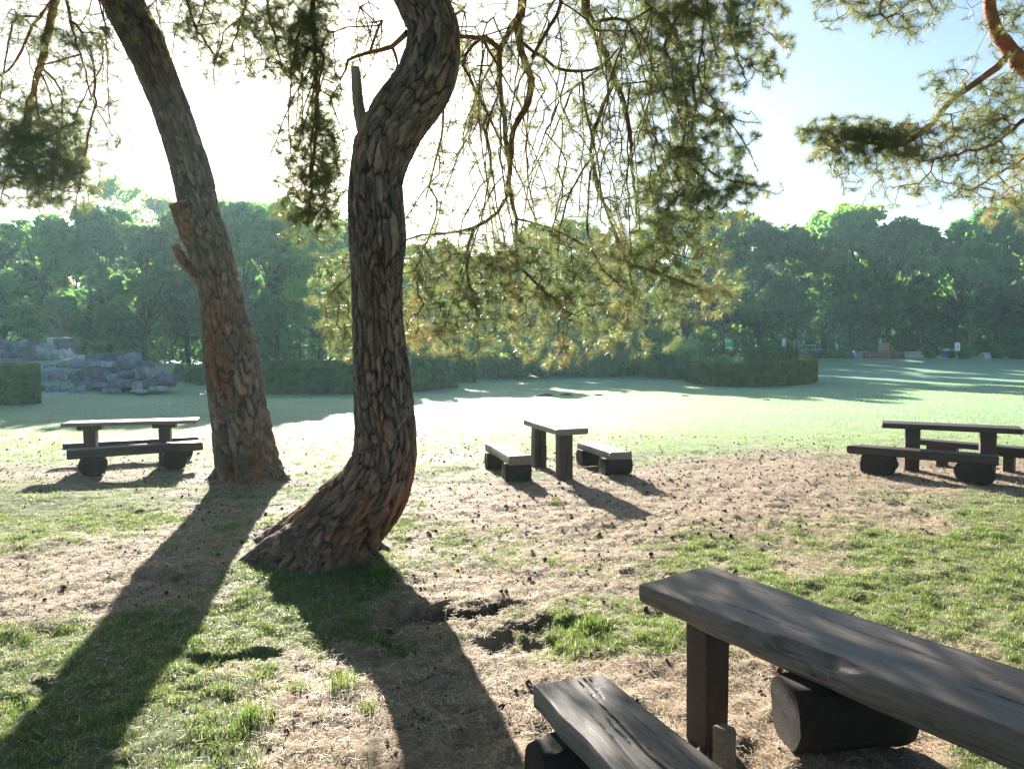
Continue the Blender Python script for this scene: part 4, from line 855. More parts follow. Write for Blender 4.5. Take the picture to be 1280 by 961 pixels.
# ------------------------------------------------------------------ clipped hedges
HEDGE = leafmat('hedge_leaves', [(.35, (.06, .10, .034)), (.5, (.11, .165, .05)), (.7, (.19, .25, .07))], .3, sc=3, rough=.6)
HEDGEB = leafmat('brown_green_hedge_leaves', [(.35, (.10, .11, .034)), (.5, (.17, .175, .052)), (.7, (.28, .25, .075))], .3, sc=3, rough=.6)
def hedge(label, path, wid, hgt, n, m, leaf=.05):
    path = [np.array([p[0], p[1], 0]) for p in path]; C = catmull(path, 120) if len(path) > 2 else np.linspace(path[0], path[-1], 120)
    T = norm(np.gradient(C, axis=0)); Nn = np.stack([-T[:, 1], T[:, 0], 0 * T[:, 0]], 1); g = gh(C[:, 0], C[:, 1])
    hv = np.array([hgt] * len(C)) if np.isscalar(hgt) else np.interp(np.linspace(0, 1, len(C)), np.linspace(0, 1, len(hgt)), hgt)
    sec = np.array([(-.5, 0), (-.5, .5), (-.49, .95), (-.44, .99), (0, 1), (.44, .99), (.49, .95), (.5, .5), (.5, 0)]); nr = len(sec)
    t = thing('clipped_hedge', label, 'hedge', (C[0][0], C[0][1], 0)); rl = C[0] * [1, 1, 0]
    V = C[:, None] + Nn[:, None] * sec[None, :, 0:1] * (wid - .06) + np.array([0, 0, 1.]) * ((hv[:, None, None] - .03) * sec[None, :, 1:2] + g[:, None, None] - .03)
    V = V.reshape(-1, 3) + rng.normal(0, .012, (120 * nr, 3)); i = np.arange(119)[:, None] * nr; j = np.arange(nr - 1)[None]
    f = [np.stack([i + j, i + nr + j, i + nr + j + 1, i + j + 1], -1).reshape(-1, 4)[:, ::-1], np.array([[e * nr + k for k in (0, 1, 7, 8)] for e in (0, 119)] + [[e * nr + k for k in (1, 3, 5, 7)] for e in (0, 119)])]
    # leaves on every face
    s = rng.uniform(0, 119, n); k = s.astype(int); fr = (s - k)[:, None]; k1 = np.minimum(k + 1, 119)
    c = C[k] * (1 - fr) + C[k1] * fr; nn = Nn[k]; gg = g[k]; hh = hv[k]
    q = rng.random(n); side = np.where(q < .42, -.5, np.where(q < .6, .5, 0)); top = side == 0
    off = np.where(top, rng.uniform(-.5, .5, n), side) * wid; z = np.where(top, hh, rng.uniform(0, 1, n) * hh)
    P = c + nn * (off + rng.normal(0, .018, n))[:, None]; P[:, 2] = gg + z + rng.normal(0, .018, n)
    # both end faces
    ne = n // 12; e = rng.integers(0, 2, ne) * 119; Pe = C[e] + Nn[e] * (rng.uniform(-.5, .5, ne) * wid)[:, None] + T[e] * (np.where(e > 0, 1, -1) * .02)[:, None]; Pe[:, 2] = g[e] + rng.uniform(0, 1, ne) * hv[e]
    P = np.vstack([P, Pe]); U = rand_unit(len(P)) * leaf / 2; W_ = norm(np.cross(U, rand_unit(len(P)))) * leaf / 2 * .7
    V2, f2 = quads(P, U, W_); V, f = join([(V, f), (V2, f2)])
    mesh('foliage', V - rl, f, m, t)
    return t
h0 = onz(-70, 507); h1 = onz(32, 507)
hedge('dark clipped hedge block cut off by the left edge, before the rocks', [h0 + [0, .45, 0], h1 + [-.1, .45, 0]], .9, 1.27, 26000, HEDGE)
q = [onz(326, 493), onz(400, 493), onz(470, 492.5), onz(520, 489), onz(560, 485)]
hedge('long clipped hedge running behind the bent pine trunk', [a + [0, .5, 0] for a in q], .9, [1.28, 1.28, 1.3, 1.36, 1.42], 60000, HEDGE)
q = [onz(505, 482), onz(560, 480.5), onz(590, 480)]
hedge('taller hedge behind the right end of the long hedge', [a + [0, 1.6, 0] for a in q], .8, 1.55, 16000, HEDGE)
q = [onz(866, 475) + [.3, 1.2, 0], onz(874, 479.5), onz(905, 483.3), onz(945, 484), onz(985, 482), onz(1015, 478.5), onz(1025, 476) + [-.2, 1.6, 0]]
hedge('low curved clipped hedge on the right of the lawn, brownish green', [a + [0, .45, 0] for a in q], .8, [1.0, 1.0, 1.02, 1.05, 1.1, 1.16, 1.16], 44000, HEDGEB)

# ------------------------------------------------------------------ shrubs and tall herbs
SHRUB = [leafmat('shrub_leaves', [(.35, (.10, .18, .06)), (.5, (.2, .28, .10)), (.7, (.3, .36, .15))], .5, sc=1.0, rough=.6, vary=.3),
         leafmat('silvery_shrub_leaves', [(.35, (.2, .26, .12)), (.65, (.38, .42, .24))], .5, sc=1.0, rough=.6, vary=.3)]
def shrub_mesh(n, rx, h, leaf, upright, seed):
    r_ = np.random.default_rng(seed); k = 9; cs = np.stack([r_.normal(0, rx * .45, k), r_.normal(0, rx * .35, k), r_.uniform(.25, .8, k) * h], 1); rs = r_.uniform(.35, .6, k) * rx
    i = r_.integers(0, k, n); d = norm(r_.normal(size=(n, 3))) * (r_.random((n, 1)) ** .4); P = cs[i] + d * rs[i][:, None] * [1, 1, 1.2]
    P[:, 2] *= (1 - .25 * vnoise(P[:, 0] * 3, P[:, 1] * 3, seed)); P[:, 2] = np.abs(P[:, 2])
    U = norm(norm(r_.normal(size=(n, 3))) + [0, 0, upright]) * leaf * r_.uniform(.6, 1.3, (n, 1)); W_ = norm(np.cross(U, r_.normal(size=(n, 3)))) * leaf * .35
    return quads(P, U, W_)
SH = [shrub_mesh(9000, 1.2, 1.8, .09, 1.6, 1), shrub_mesh(9000, 1.3, 1.5, .08, .2, 2), shrub_mesh(8000, 1.0, 2.1, .10, 2.5, 3)]
SHO = {}
shr = [(600, 475, 39, .95, 0, 1, 'soft grassy shrub at the right end of the tall hedge'), (640, 474, 40, .9, 1, 0, 'rounded green shrub second from the left under the hanging boughs'), (672, 473, 40, 1.0, 0, 1, 'feathery shrub third from the left under the hanging boughs'),
       (700, 472, 42, 1.15, 2, 0, 'tall dark shrub left of the pale thin trunks'), (735, 472, 41, .95, 1, 1, 'pale green shrub behind the row of mole hills'), (765, 472, 41, 1.1, 0, 0, 'grey green shrub under the middle of the hanging boughs'),
       (795, 471, 42, 1.25, 2, 0, 'tallest upright shrub in the bed behind the lawn'), (825, 472, 41, 1.2, 1, 0, 'broad dark shrub second left of the curved hedge'), (852, 472, 40, .95, 2, 1, 'shrub touching the left end of the curved hedge'),
       (620, 463, 45, 1.1, 1, 1, 'back row shrub at the left, above the grassy shrub'), (690, 462, 46, 1.15, 0, 0, 'back row shrub under the densest needles'), (750, 462, 46, 1.2, 2, 1, 'back row shrub lit from behind in the middle'), (815, 462, 46, 1.2, 1, 0, 'back row dark shrub right of the middle'),
       (880, 452, 44, .6, 0, 1, 'low weedy bush just behind the left half of the curved hedge'), (905, 451, 45, .55, 2, 1, 'weedy bush behind the curved hedge below the green sign'), (925, 452, 43, .5, 0, 1, 'weedy bush behind the middle of the curved hedge'),
       (225, 472, 35, .5, 2, 1, 'yellowish weeds right of the rock pile foot'), (245, 474, 34, .55, 0, 1, 'weed clump between the rock pile and the leaning trunk'), (262, 472, 36, .6, 2, 1, 'weed clump partly behind the leaning trunk'),
       (500, 462, 42, .8, 1, 0, 'shrub seen just right of the bent trunk above the hedge'), (1205, 447, 62, .7, 1, 0, 'low bush below the white sign'), (1160, 446, 63, .6, 1, 0, 'low bush right of the red wall'), (1245, 447, 62, .8, 0, 0, 'low bush beside the white boulder'), (1275, 448, 61, .9, 1, 0, 'bush at the right edge below the trees'), (1055, 446, 63, .6, 0, 0, 'low bush left of the blue bin'), (1030, 446, 62, .6, 1, 0, 'low bush right behind the end of the curved hedge')]
for (px, py, d, s, k, mi, lab) in shr:
    p = atd(px, py, d)
    if (k, mi) not in SHO: o = SHO[(k, mi)] = mesh('shrub', *SH[k], SHRUB[mi])
    else: o = SHO[(k, mi)].copy(); COL.objects.link(o)
    o.location = (p[0], d, float(gh(p[0], d)) - .03); s = s * (1.18 if 590 < px < 860 else 1); o.scale = (s * 1.1, s, s); o.rotation_euler = (0, 0, px); tag(o, lab, 'shrub', 'shrubs around the lawn')
# clipped dome bush
p = atd(961, 440, 43.0); n = 22000; a = rand_unit(n); a[:, 2] = np.abs(a[:, 2]); e = np.sign(a) * np.abs(a) ** .75; P = e * [1.5, 1.2, 1.72] * rng.uniform(.95, 1.01, (n, 1)); U = rand_unit(n) * .045; W_ = norm(np.cross(U, rand_unit(n))) * .03
V1, f1 = quads(P, U, W_); aa = np.linspace(0, 2 * PI, 28, endpoint=False); bb = np.linspace(0, PI / 2 - .05, 10)
V0 = np.array([[1.44 * math.cos(t) * math.cos(u) ** .75, 1.15 * math.sin(t) * math.cos(u) ** .75, 1.64 * math.sin(u) ** .75] for u in bb for t in aa])
V, f = join([(V0, [ringfaces(10, 28)]), (V1, f1)]); tag(mesh('dome_bush', V, f, HEDGE, loc=(p[0], 43, gz(p))), 'round clipped dark dome bush behind the curved hedge', 'bush')

# ------------------------------------------------------------------ rocks
def make_rockmat(nm, a, b1, c):
    m, N, L, b = mat(nm, .85); v = objco(N, L); n1 = noise(N, L, 3, 6, v, .65); oi = N.new('ShaderNodeObjectInfo'); hs = N.new('ShaderNodeHueSaturation')
    L.new(ramp(N, L, n1, [(.3, a), (.5, b1), (.7, c)]), hs.inputs['Color']); L.new(mth(N, L, 'MULTIPLY_ADD', oi.outputs['Random'], .75, .7), hs.inputs['Value']); L.new(hs.outputs[0], b.inputs['Base Color']); bump(N, L, b, noise(N, L, 9, 5, v), .6, .04); return m
RM = [make_rockmat('blue_grey_rock', (.06, .07, .10), (.14, .165, .22), (.25, .28, .35)), make_rockmat('pale_lichen_rock', (.18, .2, .22), (.33, .36, .40), (.5, .54, .58)), make_rockmat('violet_grey_rock', (.06, .055, .08), (.115, .11, .15), (.18, .175, .22))]
def rock_mesh(w, d, h, slab, seed):
    r_ = np.random.default_rng(seed); bm = bmesh.new()
    c8 = np.array([[x, y, z] for x in (-1, 1) for y in (-1, 1) for z in (-1, 1)], float); j = .34 if slab else .55
    for v in c8:
        q = v * (1 - r_.uniform(0, j, 3)); bm.verts.new((q[0] * w / 2, q[1] * d / 2, q[2] * h / 2))
    for _ in range(2 if slab else 7):
        v = r_.normal(size=3); v /= np.max(np.abs(v)); v *= .97; bm.verts.new((v[0] * w / 2, v[1] * d / 2, v[2] * h / 2))
    r = bmesh.ops.convex_hull(bm, input=bm.verts); bmesh.ops.delete(bm, geom=[g for g in r['geom_interior'] if isinstance(g, bmesh.types.BMVert)], context='VERTS')
    bmesh.ops.dissolve_limit(bm, angle_limit=R(9), verts=bm.verts, edges=bm.edges)
    bmesh.ops.bevel(bm, geom=list(bm.edges), offset=.018, segments=1, affect='EDGES')
    me = bpy.data.meshes.new('rock'); bm.to_mesh(me); bm.free(); return me
rocks = [(85, 130, 185, 95, 2), (250, 165, 200, 135, 2), (400, 125, 155, 100, 1), (405, 200, 165, 95, 1), (200, 212, 135, 95, 2), (60, 188, 160, 52, 0), (60, 230, 160, 40, 0),
         (580, 225, 160, 62, 1), (740, 207, 180, 55, 0), (880, 215, 115, 60, 0), (700, 268, 210, 60, 0), (855, 262, 165, 85, 0), (985, 262, 105, 60, 2), (530, 268, 115, 75, 0), (440, 252, 140, 62, 1),
         (290, 290, 160, 75, 1), (250, 325, 130, 60, 0), (660, 295, 120, 34, 1), (390, 355, 225, 105, 0), (655, 335, 205, 110, 2), (535, 340, 125, 90, 0), (250, 378, 95, 60, 1), (870, 328, 130, 38, 0), (1000, 315, 155, 85, 0),
         (1062, 322, 62, 62, 1), (1130, 368, 130, 72, 2), (780, 340, 90, 32, 1), (960, 374, 225, 32, 0), (820, 395, 140, 64, 0), (645, 412, 240, 62, 0), (920, 408, 165, 42, 2), (262, 447, 90, 85, 2), (342, 442, 92, 88, 0), (422, 457, 84, 62, 0),
         (505, 440, 105, 50, 1), (565, 457, 95, 30, 1), (965, 440, 95, 22, 1), (1072, 420, 125, 28, 1), (1020, 398, 105, 26, 0), (762, 440, 130, 30, 0)]
spl = []
for (cx, cy, ww, hh, mi) in rocks:
    if ww > 150: q = .5 + .12 * math.sin(cx); spl += [(cx - ww * (1 - q) / 2, cy + 5 * math.cos(cx), ww * q * 1.06, hh, mi), (cx + ww * q / 2, cy + 7 * math.sin(cy), ww * (1 - q) * 1.1, hh * (.8 + .2 * math.cos(cy)), (mi + int(cx)) % 3)]
    else: spl.append((cx, cy, ww, hh, mi))
rocks = [(int(a_), int(b_), c_, d_, e_) for a_, b_, c_, d_, e_ in spl]
ordn = ['leftmost', 'second from the left', 'third from the left', 'fourth from the left', 'fifth from the left', 'sixth from the left', 'seventh from the left', 'eighth from the left', 'ninth from the left', 'tenth from the left', 'eleventh from the left', 'twelfth from the left', 'thirteenth from the left', 'fourteenth from the left', 'fifteenth from the left', 'sixteenth from the left', 'seventeenth from the left', 'eighteenth from the left', 'nineteenth from the left', 'twentieth from the left', 'twenty first from the left', 'twenty second from the left']
rows = {}
for rk in rocks:
    b_ = rk[1]; key = 'top' if b_ < 240 else 'upper' if b_ < 310 else 'middle' if b_ < 385 else 'bottom'; rows.setdefault(key, []).append(rk)
cn = {0: 'blue grey', 1: 'pale grey', 2: 'violet grey'}
for key, lst in rows.items():
    lst.sort(key=lambda q: q[0])
    for i, (cx, cy, ww, hh, mi) in enumerate(lst):
        px, py = cx / 5.565, 410 + cy / 5.565; d = {'top': 31.2, 'upper': 29.9, 'middle': 28.9, 'bottom': 28.0}[key] - (.3 if cy > 430 else 0) - (px > 150) * .6
        p = atd(px, py, d); w_, h_ = rpx(ww / 5.565, d) * 1.12, rpx(hh / 5.565, d) * 1.22; slab = hh < 62
        me = rock_mesh(w_, max(.8, w_ * .8), h_, slab, 500 + int(cx) + int(cy)); me.materials.append(RM[mi])
        o = bpy.data.objects.new('rock', me); COL.objects.link(o); o.location = (p[0], d + .3, p[2]); o.rotation_euler = (random.uniform(-.22, .1), random.uniform(-.3, .25), random.uniform(-.7, .7))
        shp = 'flat' if slab else ('large' if ww * hh > 14000 else 'blocky')
        tag(o, f'{shp} {cn[mi]} rock in the {key} course of the rock pile, {ordn[i]}', 'rock', 'rocks heaped behind the left lawn')
# rocks inside the heap that carry the others
for i, (px, py, d, w_, h_) in enumerate([(20, 480, 31.0, 3.2, 1.1), (55, 476, 31.3, 3.0, 1.1), (90, 476, 31.0, 3.0, .9), (125, 480, 30.6, 2.6, .8), (160, 480, 30.2, 2.4, .7)]):
    p = atd(px, py, d); me = rock_mesh(w_, 2.0, h_ * 1.5, False, 900 + i); me.materials.append(RM[0]); o = bpy.data.objects.new('rock', me); COL.objects.link(o); o.location = tuple(p)
    tag(o, f'dark blue grey boulder deep inside the rock pile, {ordn[i]} of five', 'rock', 'rocks heaped behind the left lawn')

# ------------------------------------------------------------------ far trees
LEAF = [leafmat('broad_leaves', [(.35, (.05, .11, .05)), (.5, (.11, .19, .075)), (.68, (.21, .28, .09))], .6, sc=.45, rough=.6, vary=.7),
        leafmat('yellow_green_leaves', [(.35, (.11, .17, .055)), (.5, (.21, .27, .08)), (.7, (.32, .34, .10))], .6, sc=.5, rough=.6, vary=.5),
        leafmat('dark_leaves', [(.35, (.03, .08, .042)), (.5, (.06, .14, .06)), (.7, (.11, .2, .07))], .5, sc=.5, rough=.6, vary=.6)]
def tree_proto(seed, H, W_, nl, leaf, low=.22, lean=.0, narrow=1.0):
    """returns trunk mesh (V,f) and crown mesh (V,f); H metres high"""
    r_ = np.random.default_rng(seed); tr = []
    top = np.array([lean, r_.normal(0, .3), H * .86]); C = catmull([np.array([0, 0, -.3]), np.array([r_.normal(0, .12), r_.normal(0, .12), H * .25]), top * .55 + r_.normal(0, .25, 3) * [1, 1, 0], top], 22)
    r0 = H * .016; rad = np.linspace(r0, r0 * .15, 22); rad[0] *= 1.5; rad[1] *= 1.2; tr.append(sweep(C, rad, 8))
    lobes = []
    for k in range(24):
        t = r_.uniform(low, 1) if k > 2 else 1.0; b_ = C[min(21, int(max(low * .9, t * .82) * 21))]; a = r_.uniform(0, 2 * PI)
        R_ = W_ * narrow * (math.sin(PI * min(1, (t - low) / (1 - low) * .82 + .16)) ** .6) * r_.uniform(.45, 1.0)
        e = np.array([math.cos(a) * R_, math.sin(a) * R_, (low + (t - low) * .97) * H]); 
        e[2] = min(e[2], H * (.95 - .12 * (R_ / W_) ** 2) - .4)
        if k <= 2: e = top + r_.normal(0, .35, 3)
        m_ = (b_ + e) / 2 + [0, 0, -.2]; tr.append(sweep(catmull([b_, m_, e], 8), np.linspace(r0 * .4, .02, 8), 5)); lobes.append((e, r_.uniform(.16, .30) * W_))
        for q in range(2): lobes.append((e * .9 + b_ * .1 + r_.normal(0, .16 * W_, 3) * [1, 1, .6], r_.uniform(.12, .24) * W_))
    cs = np.array([l[0] for l in lobes]); rs = np.array([l[1] for l in lobes]); pr_ = rs ** 2 / (rs ** 2).sum(); i = r_.choice(len(cs), nl, p=pr_)
    d = norm(r_.normal(size=(nl, 3))); rr = r_.random(nl) ** .45; P = cs[i] + d * (rs[i] * rr)[:, None] * [1.1, 1.1, .85]
    keep = fbm(P[:, 0] * 1.5 + P[:, 2] * .5, P[:, 2] * 1.5 + P[:, 1] * 1.5, 3, seed) > .43; P = P[keep]; d = d[keep]; n = len(P)
    P[:, 2] = np.maximum(P[:, 2], low * H * .8 + r_.uniform(0, .6, n))
    U = norm(r_.normal(size=(n, 3)) + d * .3) * leaf * r_.uniform(.5, 1.25, (n, 1)); Wv = norm(np.cross(U, r_.normal(size=(n, 3)))) * leaf * .55 * r_.uniform(.6, 1.2, (n, 1))
    return join(tr), quads(P, U, Wv)
PROTO = [(tree_proto(1, 12, 3.6, 16000, .19), LEAF[0], FARBARK, 'broadleaf_tree'), (tree_proto(2, 12, 4.0, 17000, .20, .26), LEAF[0], FARBARK, 'broadleaf_tree'), (tree_proto(3, 12, 3.2, 13000, .17, .22), LEAF[1], FARBARK, 'broadleaf_tree'),
         (tree_proto(4, 12, 3.4, 18000, .17, .12), LEAF[2], FARBARK, 'broadleaf_tree'), (tree_proto(5, 12, 2.6, 6000, .11, .35), LEAF[1], PALEBARK, 'birch_tree')]
PO = [None] * 5
def far_tree(k, x, y, h, label, group, rz=0, wx=1.0):
    (tm, cm), lm, bk, nm = PROTO[k]; s = h / 12
    if PO[k] is None:
        t = thing(nm, label, 'tree', (0, 0, 0), 0, group); mesh('trunk', tm[0], tm[1], bk, t, smooth=True); mesh('crown', cm[0], cm[1], lm, t); PO[k] = t
    else: t = dup(PO[k], (0, 0, 0), label=label, group=group)
    t.location = (x, y, float(gh(x, y)) - .1); t.rotation_euler = (0, 0, rz); t.scale = (s * wx, s * wx, s); return t
kn = ['leafy green tree', 'spreading green tree', 'yellow green tree', 'dense dark green tree', 'slender pale stemmed birch']
# px of trunk, distance, pixel height of the top, kind
front = [(-60, 50, 262, 3), (8, 49, 258, 0), (72, 46, 262, 1), (135, 48, 256, 3), (182, 45, 262, 0), (236, 49, 247, 2), (300, 47, 252, 0), (345, 49, 247, 1), (398, 47, 262, 2), (440, 52, 284, 0), (270, 50, 258, 1), (492, 50, 305, 2), (548, 50, 300, 1), (600, 53, 298, 2), (652, 52, 300, 0), (704, 55, 290, 1), (757, 54, 292, 2),
         (806, 58, 286, 0), (858, 57, 280, 3), (905, 62, 272, 0), (950, 66, 262, 1), (994, 68, 270, 0), (1030, 70, 258, 1), (1066, 69, 256, 2), (1108, 67, 264, 1), (1150, 70, 258, 3), (1195, 67, 268, 0), (1245, 68, 272, 3), (1295, 66, 268, 1), (1350, 66, 262, 0), (-130, 50, 260, 1), (1410, 66, 266, 3)]
def zone(px):
    return ('off the left edge' if px < 0 else 'behind the rock pile' if px < 215 else 'behind the leaning trunk' if px < 380 else 'behind the bent trunk' if px < 540 else 'seen under the hanging boughs' if px < 830 else 'behind the curved hedge' if px < 1010 else 'above the far signs' if px < 1140 else 'by the white sign' if px < 1255 else 'at the right edge')
def place_trees(lst, rowname, group):
    by = {}
    for t in sorted(lst, key=lambda q: q[0]): by.setdefault(zone(t[0]), []).append(t)
    for z, l in by.items():
        for i, (px, d, tp, k) in enumerate(l):
            tp = tp + (24 + 12 * math.sin(px * .07) if rowname == 'rear row' and px > 470 else 8 if rowname == 'rear row' else 13 * math.sin(px * .033 + 1) + 9 * math.sin(px * .11) - (20 if 680 < px < 870 else 0) - (8 if px > 1200 else 0) - (14 if px < 470 else 8) if rowname == 'front row' else 0)
            d = d - (2.5 if px < 470 and rowname == 'front row' else 0); p = atd(px, 440, d); h = atd(px, tp, d)[2] - gz(p)
            lab = f'{kn[k]} {z}, {rowname}' + (f', {ordn[i]}' if len(l) > 1 else '')
            far_tree(k, p[0], d, h * .97, lab, group, px * .37, 1.0 if k != 4 else 1.0)
place_trees(front, 'front row', 'trees lining the far side of the lawn')
back = [(-30, 62, 268, 3), (40, 64, 262, 3), (105, 60, 266, 0), (160, 63, 268, 3), (215, 62, 266, 3), (270, 63, 272, 0), (325, 64, 272, 3), (375, 62, 282, 3), (425, 66, 300, 3), (520, 66, 308, 0), (575, 68, 300, 3), (625, 68, 300, 3), (680, 70, 296, 3), (730, 70, 292, 0), (782, 72, 288, 3), (835, 74, 284, 3), (885, 78, 278, 3), (930, 82, 274, 0),
        (972, 84, 274, 3), (1012, 86, 276, 3), (1050, 86, 274, 0), (1090, 86, 276, 3), (1130, 86, 272, 3), (1172, 86, 272, 0), (1220, 86, 274, 3), (1270, 84, 276, 3), (1320, 84, 272, 0), (470, 66, 306, 3)]
place_trees(back, 'rear row', 'trees lining the far side of the lawn')
tall = [(160, 75, 196, 4), (205, 78, 215, 4), (322, 80, 222, 4), (348, 82, 248, 4), (1265, 95, 250, 4)]
place_trees(tall, 'rising highest', 'birches rising over the tree line')
# saplings with their own pale stems
for (px, py, d, tp, k, lab) in [(205, 458, 41, 395, 4, 'pale stemmed sapling just right of the rock pile'), (75, 440, 42, 330, 4, 'pale trunk of a young tree above the rock pile'), (655, 462, 46, 400, 2, 'young tree with a straight trunk among the shrubs'), (698, 462, 46, 395, 2, 'young leaning tree right of the straight one among the shrubs'),
                                (878, 447, 52, 402, 2, 'small yellow leaved sapling left of the green sign'), (1212, 444, 64, 380, 4, 'thin pale stemmed birch right of the white sign')]:
    p = atd(px, py, d); h = atd(px, tp, d)[2] - gz(p); far_tree(k, p[0], d, max(h, 2) * 1.0, lab, 'young trees at the edge of the lawn', px, .8)
# dark undergrowth between the trunks and the wood behind
n = 90000; x = rng.uniform(-75, 90, n); y = rng.uniform(0, 1, n) ** .9; yb = np.where(x < 0, 56, 56 + np.clip(x, 0, 40) * .42); y = yb + y * 30; hh = 2.0 + 3.2 * fbm(x * .35, y * .3, 3, 61)
P = np.stack([x, y, gh(x, y) + rng.random(n) ** 1.2 * hh], 1); U = rand_unit(n) * .20 * rng.uniform(.5, 1.2, (n, 1)); W_ = norm(np.cross(U, rand_unit(n))) * .13
V, f = quads(P, U, W_); tag(mesh('undergrowth', V, f, LEAF[2]), 'dark leafy undergrowth beneath the far trees', 'undergrowth', kind='stuff')
n = 130000; x = rng.uniform(-150, 190, n); y = rng.uniform(96, 125, n); hh = 13 * (.55 + .5 * fbm(x * .12, y * .1, 3, 63)); P = np.stack([x, y, gh(x, y) + rng.random(n) ** .8 * hh], 1); U = rand_unit(n) * .5 * rng.uniform(.5, 1.2, (n, 1)); W_ = norm(np.cross(U, rand_unit(n))) * .3
V, f = quads(P, U, W_); tag(mesh('woods', V, f, LEAF[2]), 'far wood closing the view behind the park trees', 'wood', kind='stuff')

# ------------------------------------------------------------------ small things along the far edge of the lawn
def flat(nm, c, r=.6): return mat(nm, r, c)[0]
M_green = flat('sign_green', (.03, .42, .22)); M_white = flat('sign_white', (.75, .78, .78)); M_blue = flat('bin_blue', (.03, .10, .45)); M_teal = flat('dark_teal_board', (.03, .12, .14)); M_wood = flat('post_wood', (.30, .22, .14)); M_red = flat('red_brick_wall', (.20, .07, .06)); M_stone = flat('grey_stone', (.33, .33, .36)); M_sky = flat('sign_light_blue', (.08, .42, .62)); M_orange = flat('orange_brown_panel', (.36, .19, .10)); M_dark = flat('dark_metal', (.04, .04, .05))
def on(px, d): p = atd(px, 440, d); return np.array([p[0], d, gz(p)])
def zz(py, d): return float(atd(640, py, d)[2])
def box_part(nm, par, m, cx, cy, cz, sx, sy, sz, bev=0):
    V, f = boxm(cx, cy, cz, sx, sy, sz); o = mesh(nm, V, f, m, par)
    bm = bmesh.new(); bm.from_mesh(o.data); bmesh.ops.recalc_face_normals(bm, faces=bm.faces); bmesh.ops.bevel(bm, geom=list(bm.edges), offset=min(sx, sy, sz) * .12 + bev, segments=1, affect='EDGES'); bm.to_mesh(o.data); bm.free(); return o
d = 58; k = d / F; p = on(911, d); t = thing('notice_board', 'green notice board with white writing and white foot, left of the dome bush', 'sign', p)
zb, zt = zz(436, d) - p[2], zz(423.5, d) - p[2]; w_ = 9 * k
box_part('board', t, M_green, 0, 0, (zb + zt) / 2 + .05, w_, .05, zt - zb - .1); box_part('white_strip', t, M_white, 0, -.002, zb + .07, w_, .054, .13)
for i in range(3): box_part('writing', t, M_white, -.02 - i * .03, -.03, zt - .13 - i * .075, w_ * (.55 - .08 * i), .012, .035)
for s in (-1, 1): box_part('post', t, M_dark, s * w_ * .46, .03, (zb + .1) / 2, .05, .05, zb + .3)
d = 61; k = d / F; p = on(979.5, d); t = thing('information_panel', 'narrow white panel with a blue stripe, right of the dome bush top', 'sign', p); zb, zt = zz(433, d) - p[2], zz(423.5, d) - p[2]
box_part('panel', t, M_white, 0, 0, (zb + zt) / 2, 4.4 * k, .04, zt - zb); box_part('stripe', t, M_blue, .01, -.02, (zb + zt) / 2, .8 * k, .03, (zt - zb) * .9); box_part('post', t, M_dark, 0, .04, zb / 2, .07, .05, zb + .4)
p = on(995.5, d); t = thing('dark_board', 'dark teal board on two posts beside the narrow white panel', 'sign', p); zb, zt = zz(434, d) - p[2], zz(424.5, d) - p[2]
box_part('board', t, M_teal, 0, 0, (zb + zt) / 2, 5.5 * k, .05, zt - zb)
for s in (-1, 1): box_part('post', t, M_wood, s * 2.9 * k, 0, zt / 2 - .1, .08, .08, zt + .2)
p = on(1004, d); t = thing('small_sign', 'small light blue sign on a wooden post beside the dark board', 'sign', p); zt = zz(425, d) - p[2]
box_part('post', t, M_wood, 0, .04, zt / 2 - .1, .12, .08, zt); box_part('panel', t, M_sky, 0, -.02, zt - .16, .2, .04, .3)
p = on(1013, d + 2); t = thing('garden_table', 'white topped garden table under the trees left of the blue bin', 'table', p); zt = zz(431.5, d + 2) - p[2]
box_part('tabletop', t, M_white, 0, 0, zt, .75, .6, .05)
for sx in (-1, 1):
    for sy in (-1, 1): box_part('leg', t, M_stone, sx * .3, sy * .22, zt / 2 - .05, .05, .05, zt)
p = on(1024, d + 2); t = thing('garden_bench', 'small white bench right of the white topped garden table', 'bench', p)
box_part('seat', t, M_white, 0, 0, .45, .7, .35, .05); box_part('backrest', t, M_stone, 0, .18, .7, .7, .05, .3)
for sx in (-1, 1): box_part('leg', t, M_stone, sx * .28, 0, .2, .06, .3, .46)
d = 63; k = d / F
p = on(1045.5, d); t = thing('banner_post', 'slim post with blue and white flag sign above the blue bin', 'sign', p); zt = zz(425, d) - p[2]
box_part('post', t, M_wood, 0, .03, zt / 2 - .1, .1, .08, zt + .1); box_part('panel', t, M_white, 0, -.03, zt - .45, .12, .04, .8); box_part('blue_field', t, M_blue, 0, -.055, zt - .2, .12, .02, .3)
p = on(1098, d); t = thing('wooden_sign_post', 'slightly tilted wooden post with a light blue plate above the red wall', 'sign', p); zt = zz(422, d) - p[2]
box_part('post', t, M_wood, 0, .03, zt / 2 - .1, .2, .1, zt + .1); box_part('plate', t, M_sky, .02, -.04, zt - .32, .2, .04, .42); t.rotation_euler = (0, R(5), 0)
p = on(1106, d + .5); t = thing('wooden_screen', 'orange brown wooden screen panel beside the tilted sign post', 'panel', p); zb, zt = .1, zz(428.5, d) - p[2]
for i in range(6): box_part('board', t, M_orange, (i - 2.5) * .115, 0, zt / 2, .108, .04, zt)
for s in (-1, 1): box_part('post', t, M_wood, s * .38, .04, zt / 2, .07, .07, zt + .1)
p = on(1065.5, 61); t = thing('litter_bin', 'dark blue litter bin on the lawn edge', 'litter bin', p); h = zz(440.5, 61) - p[2]
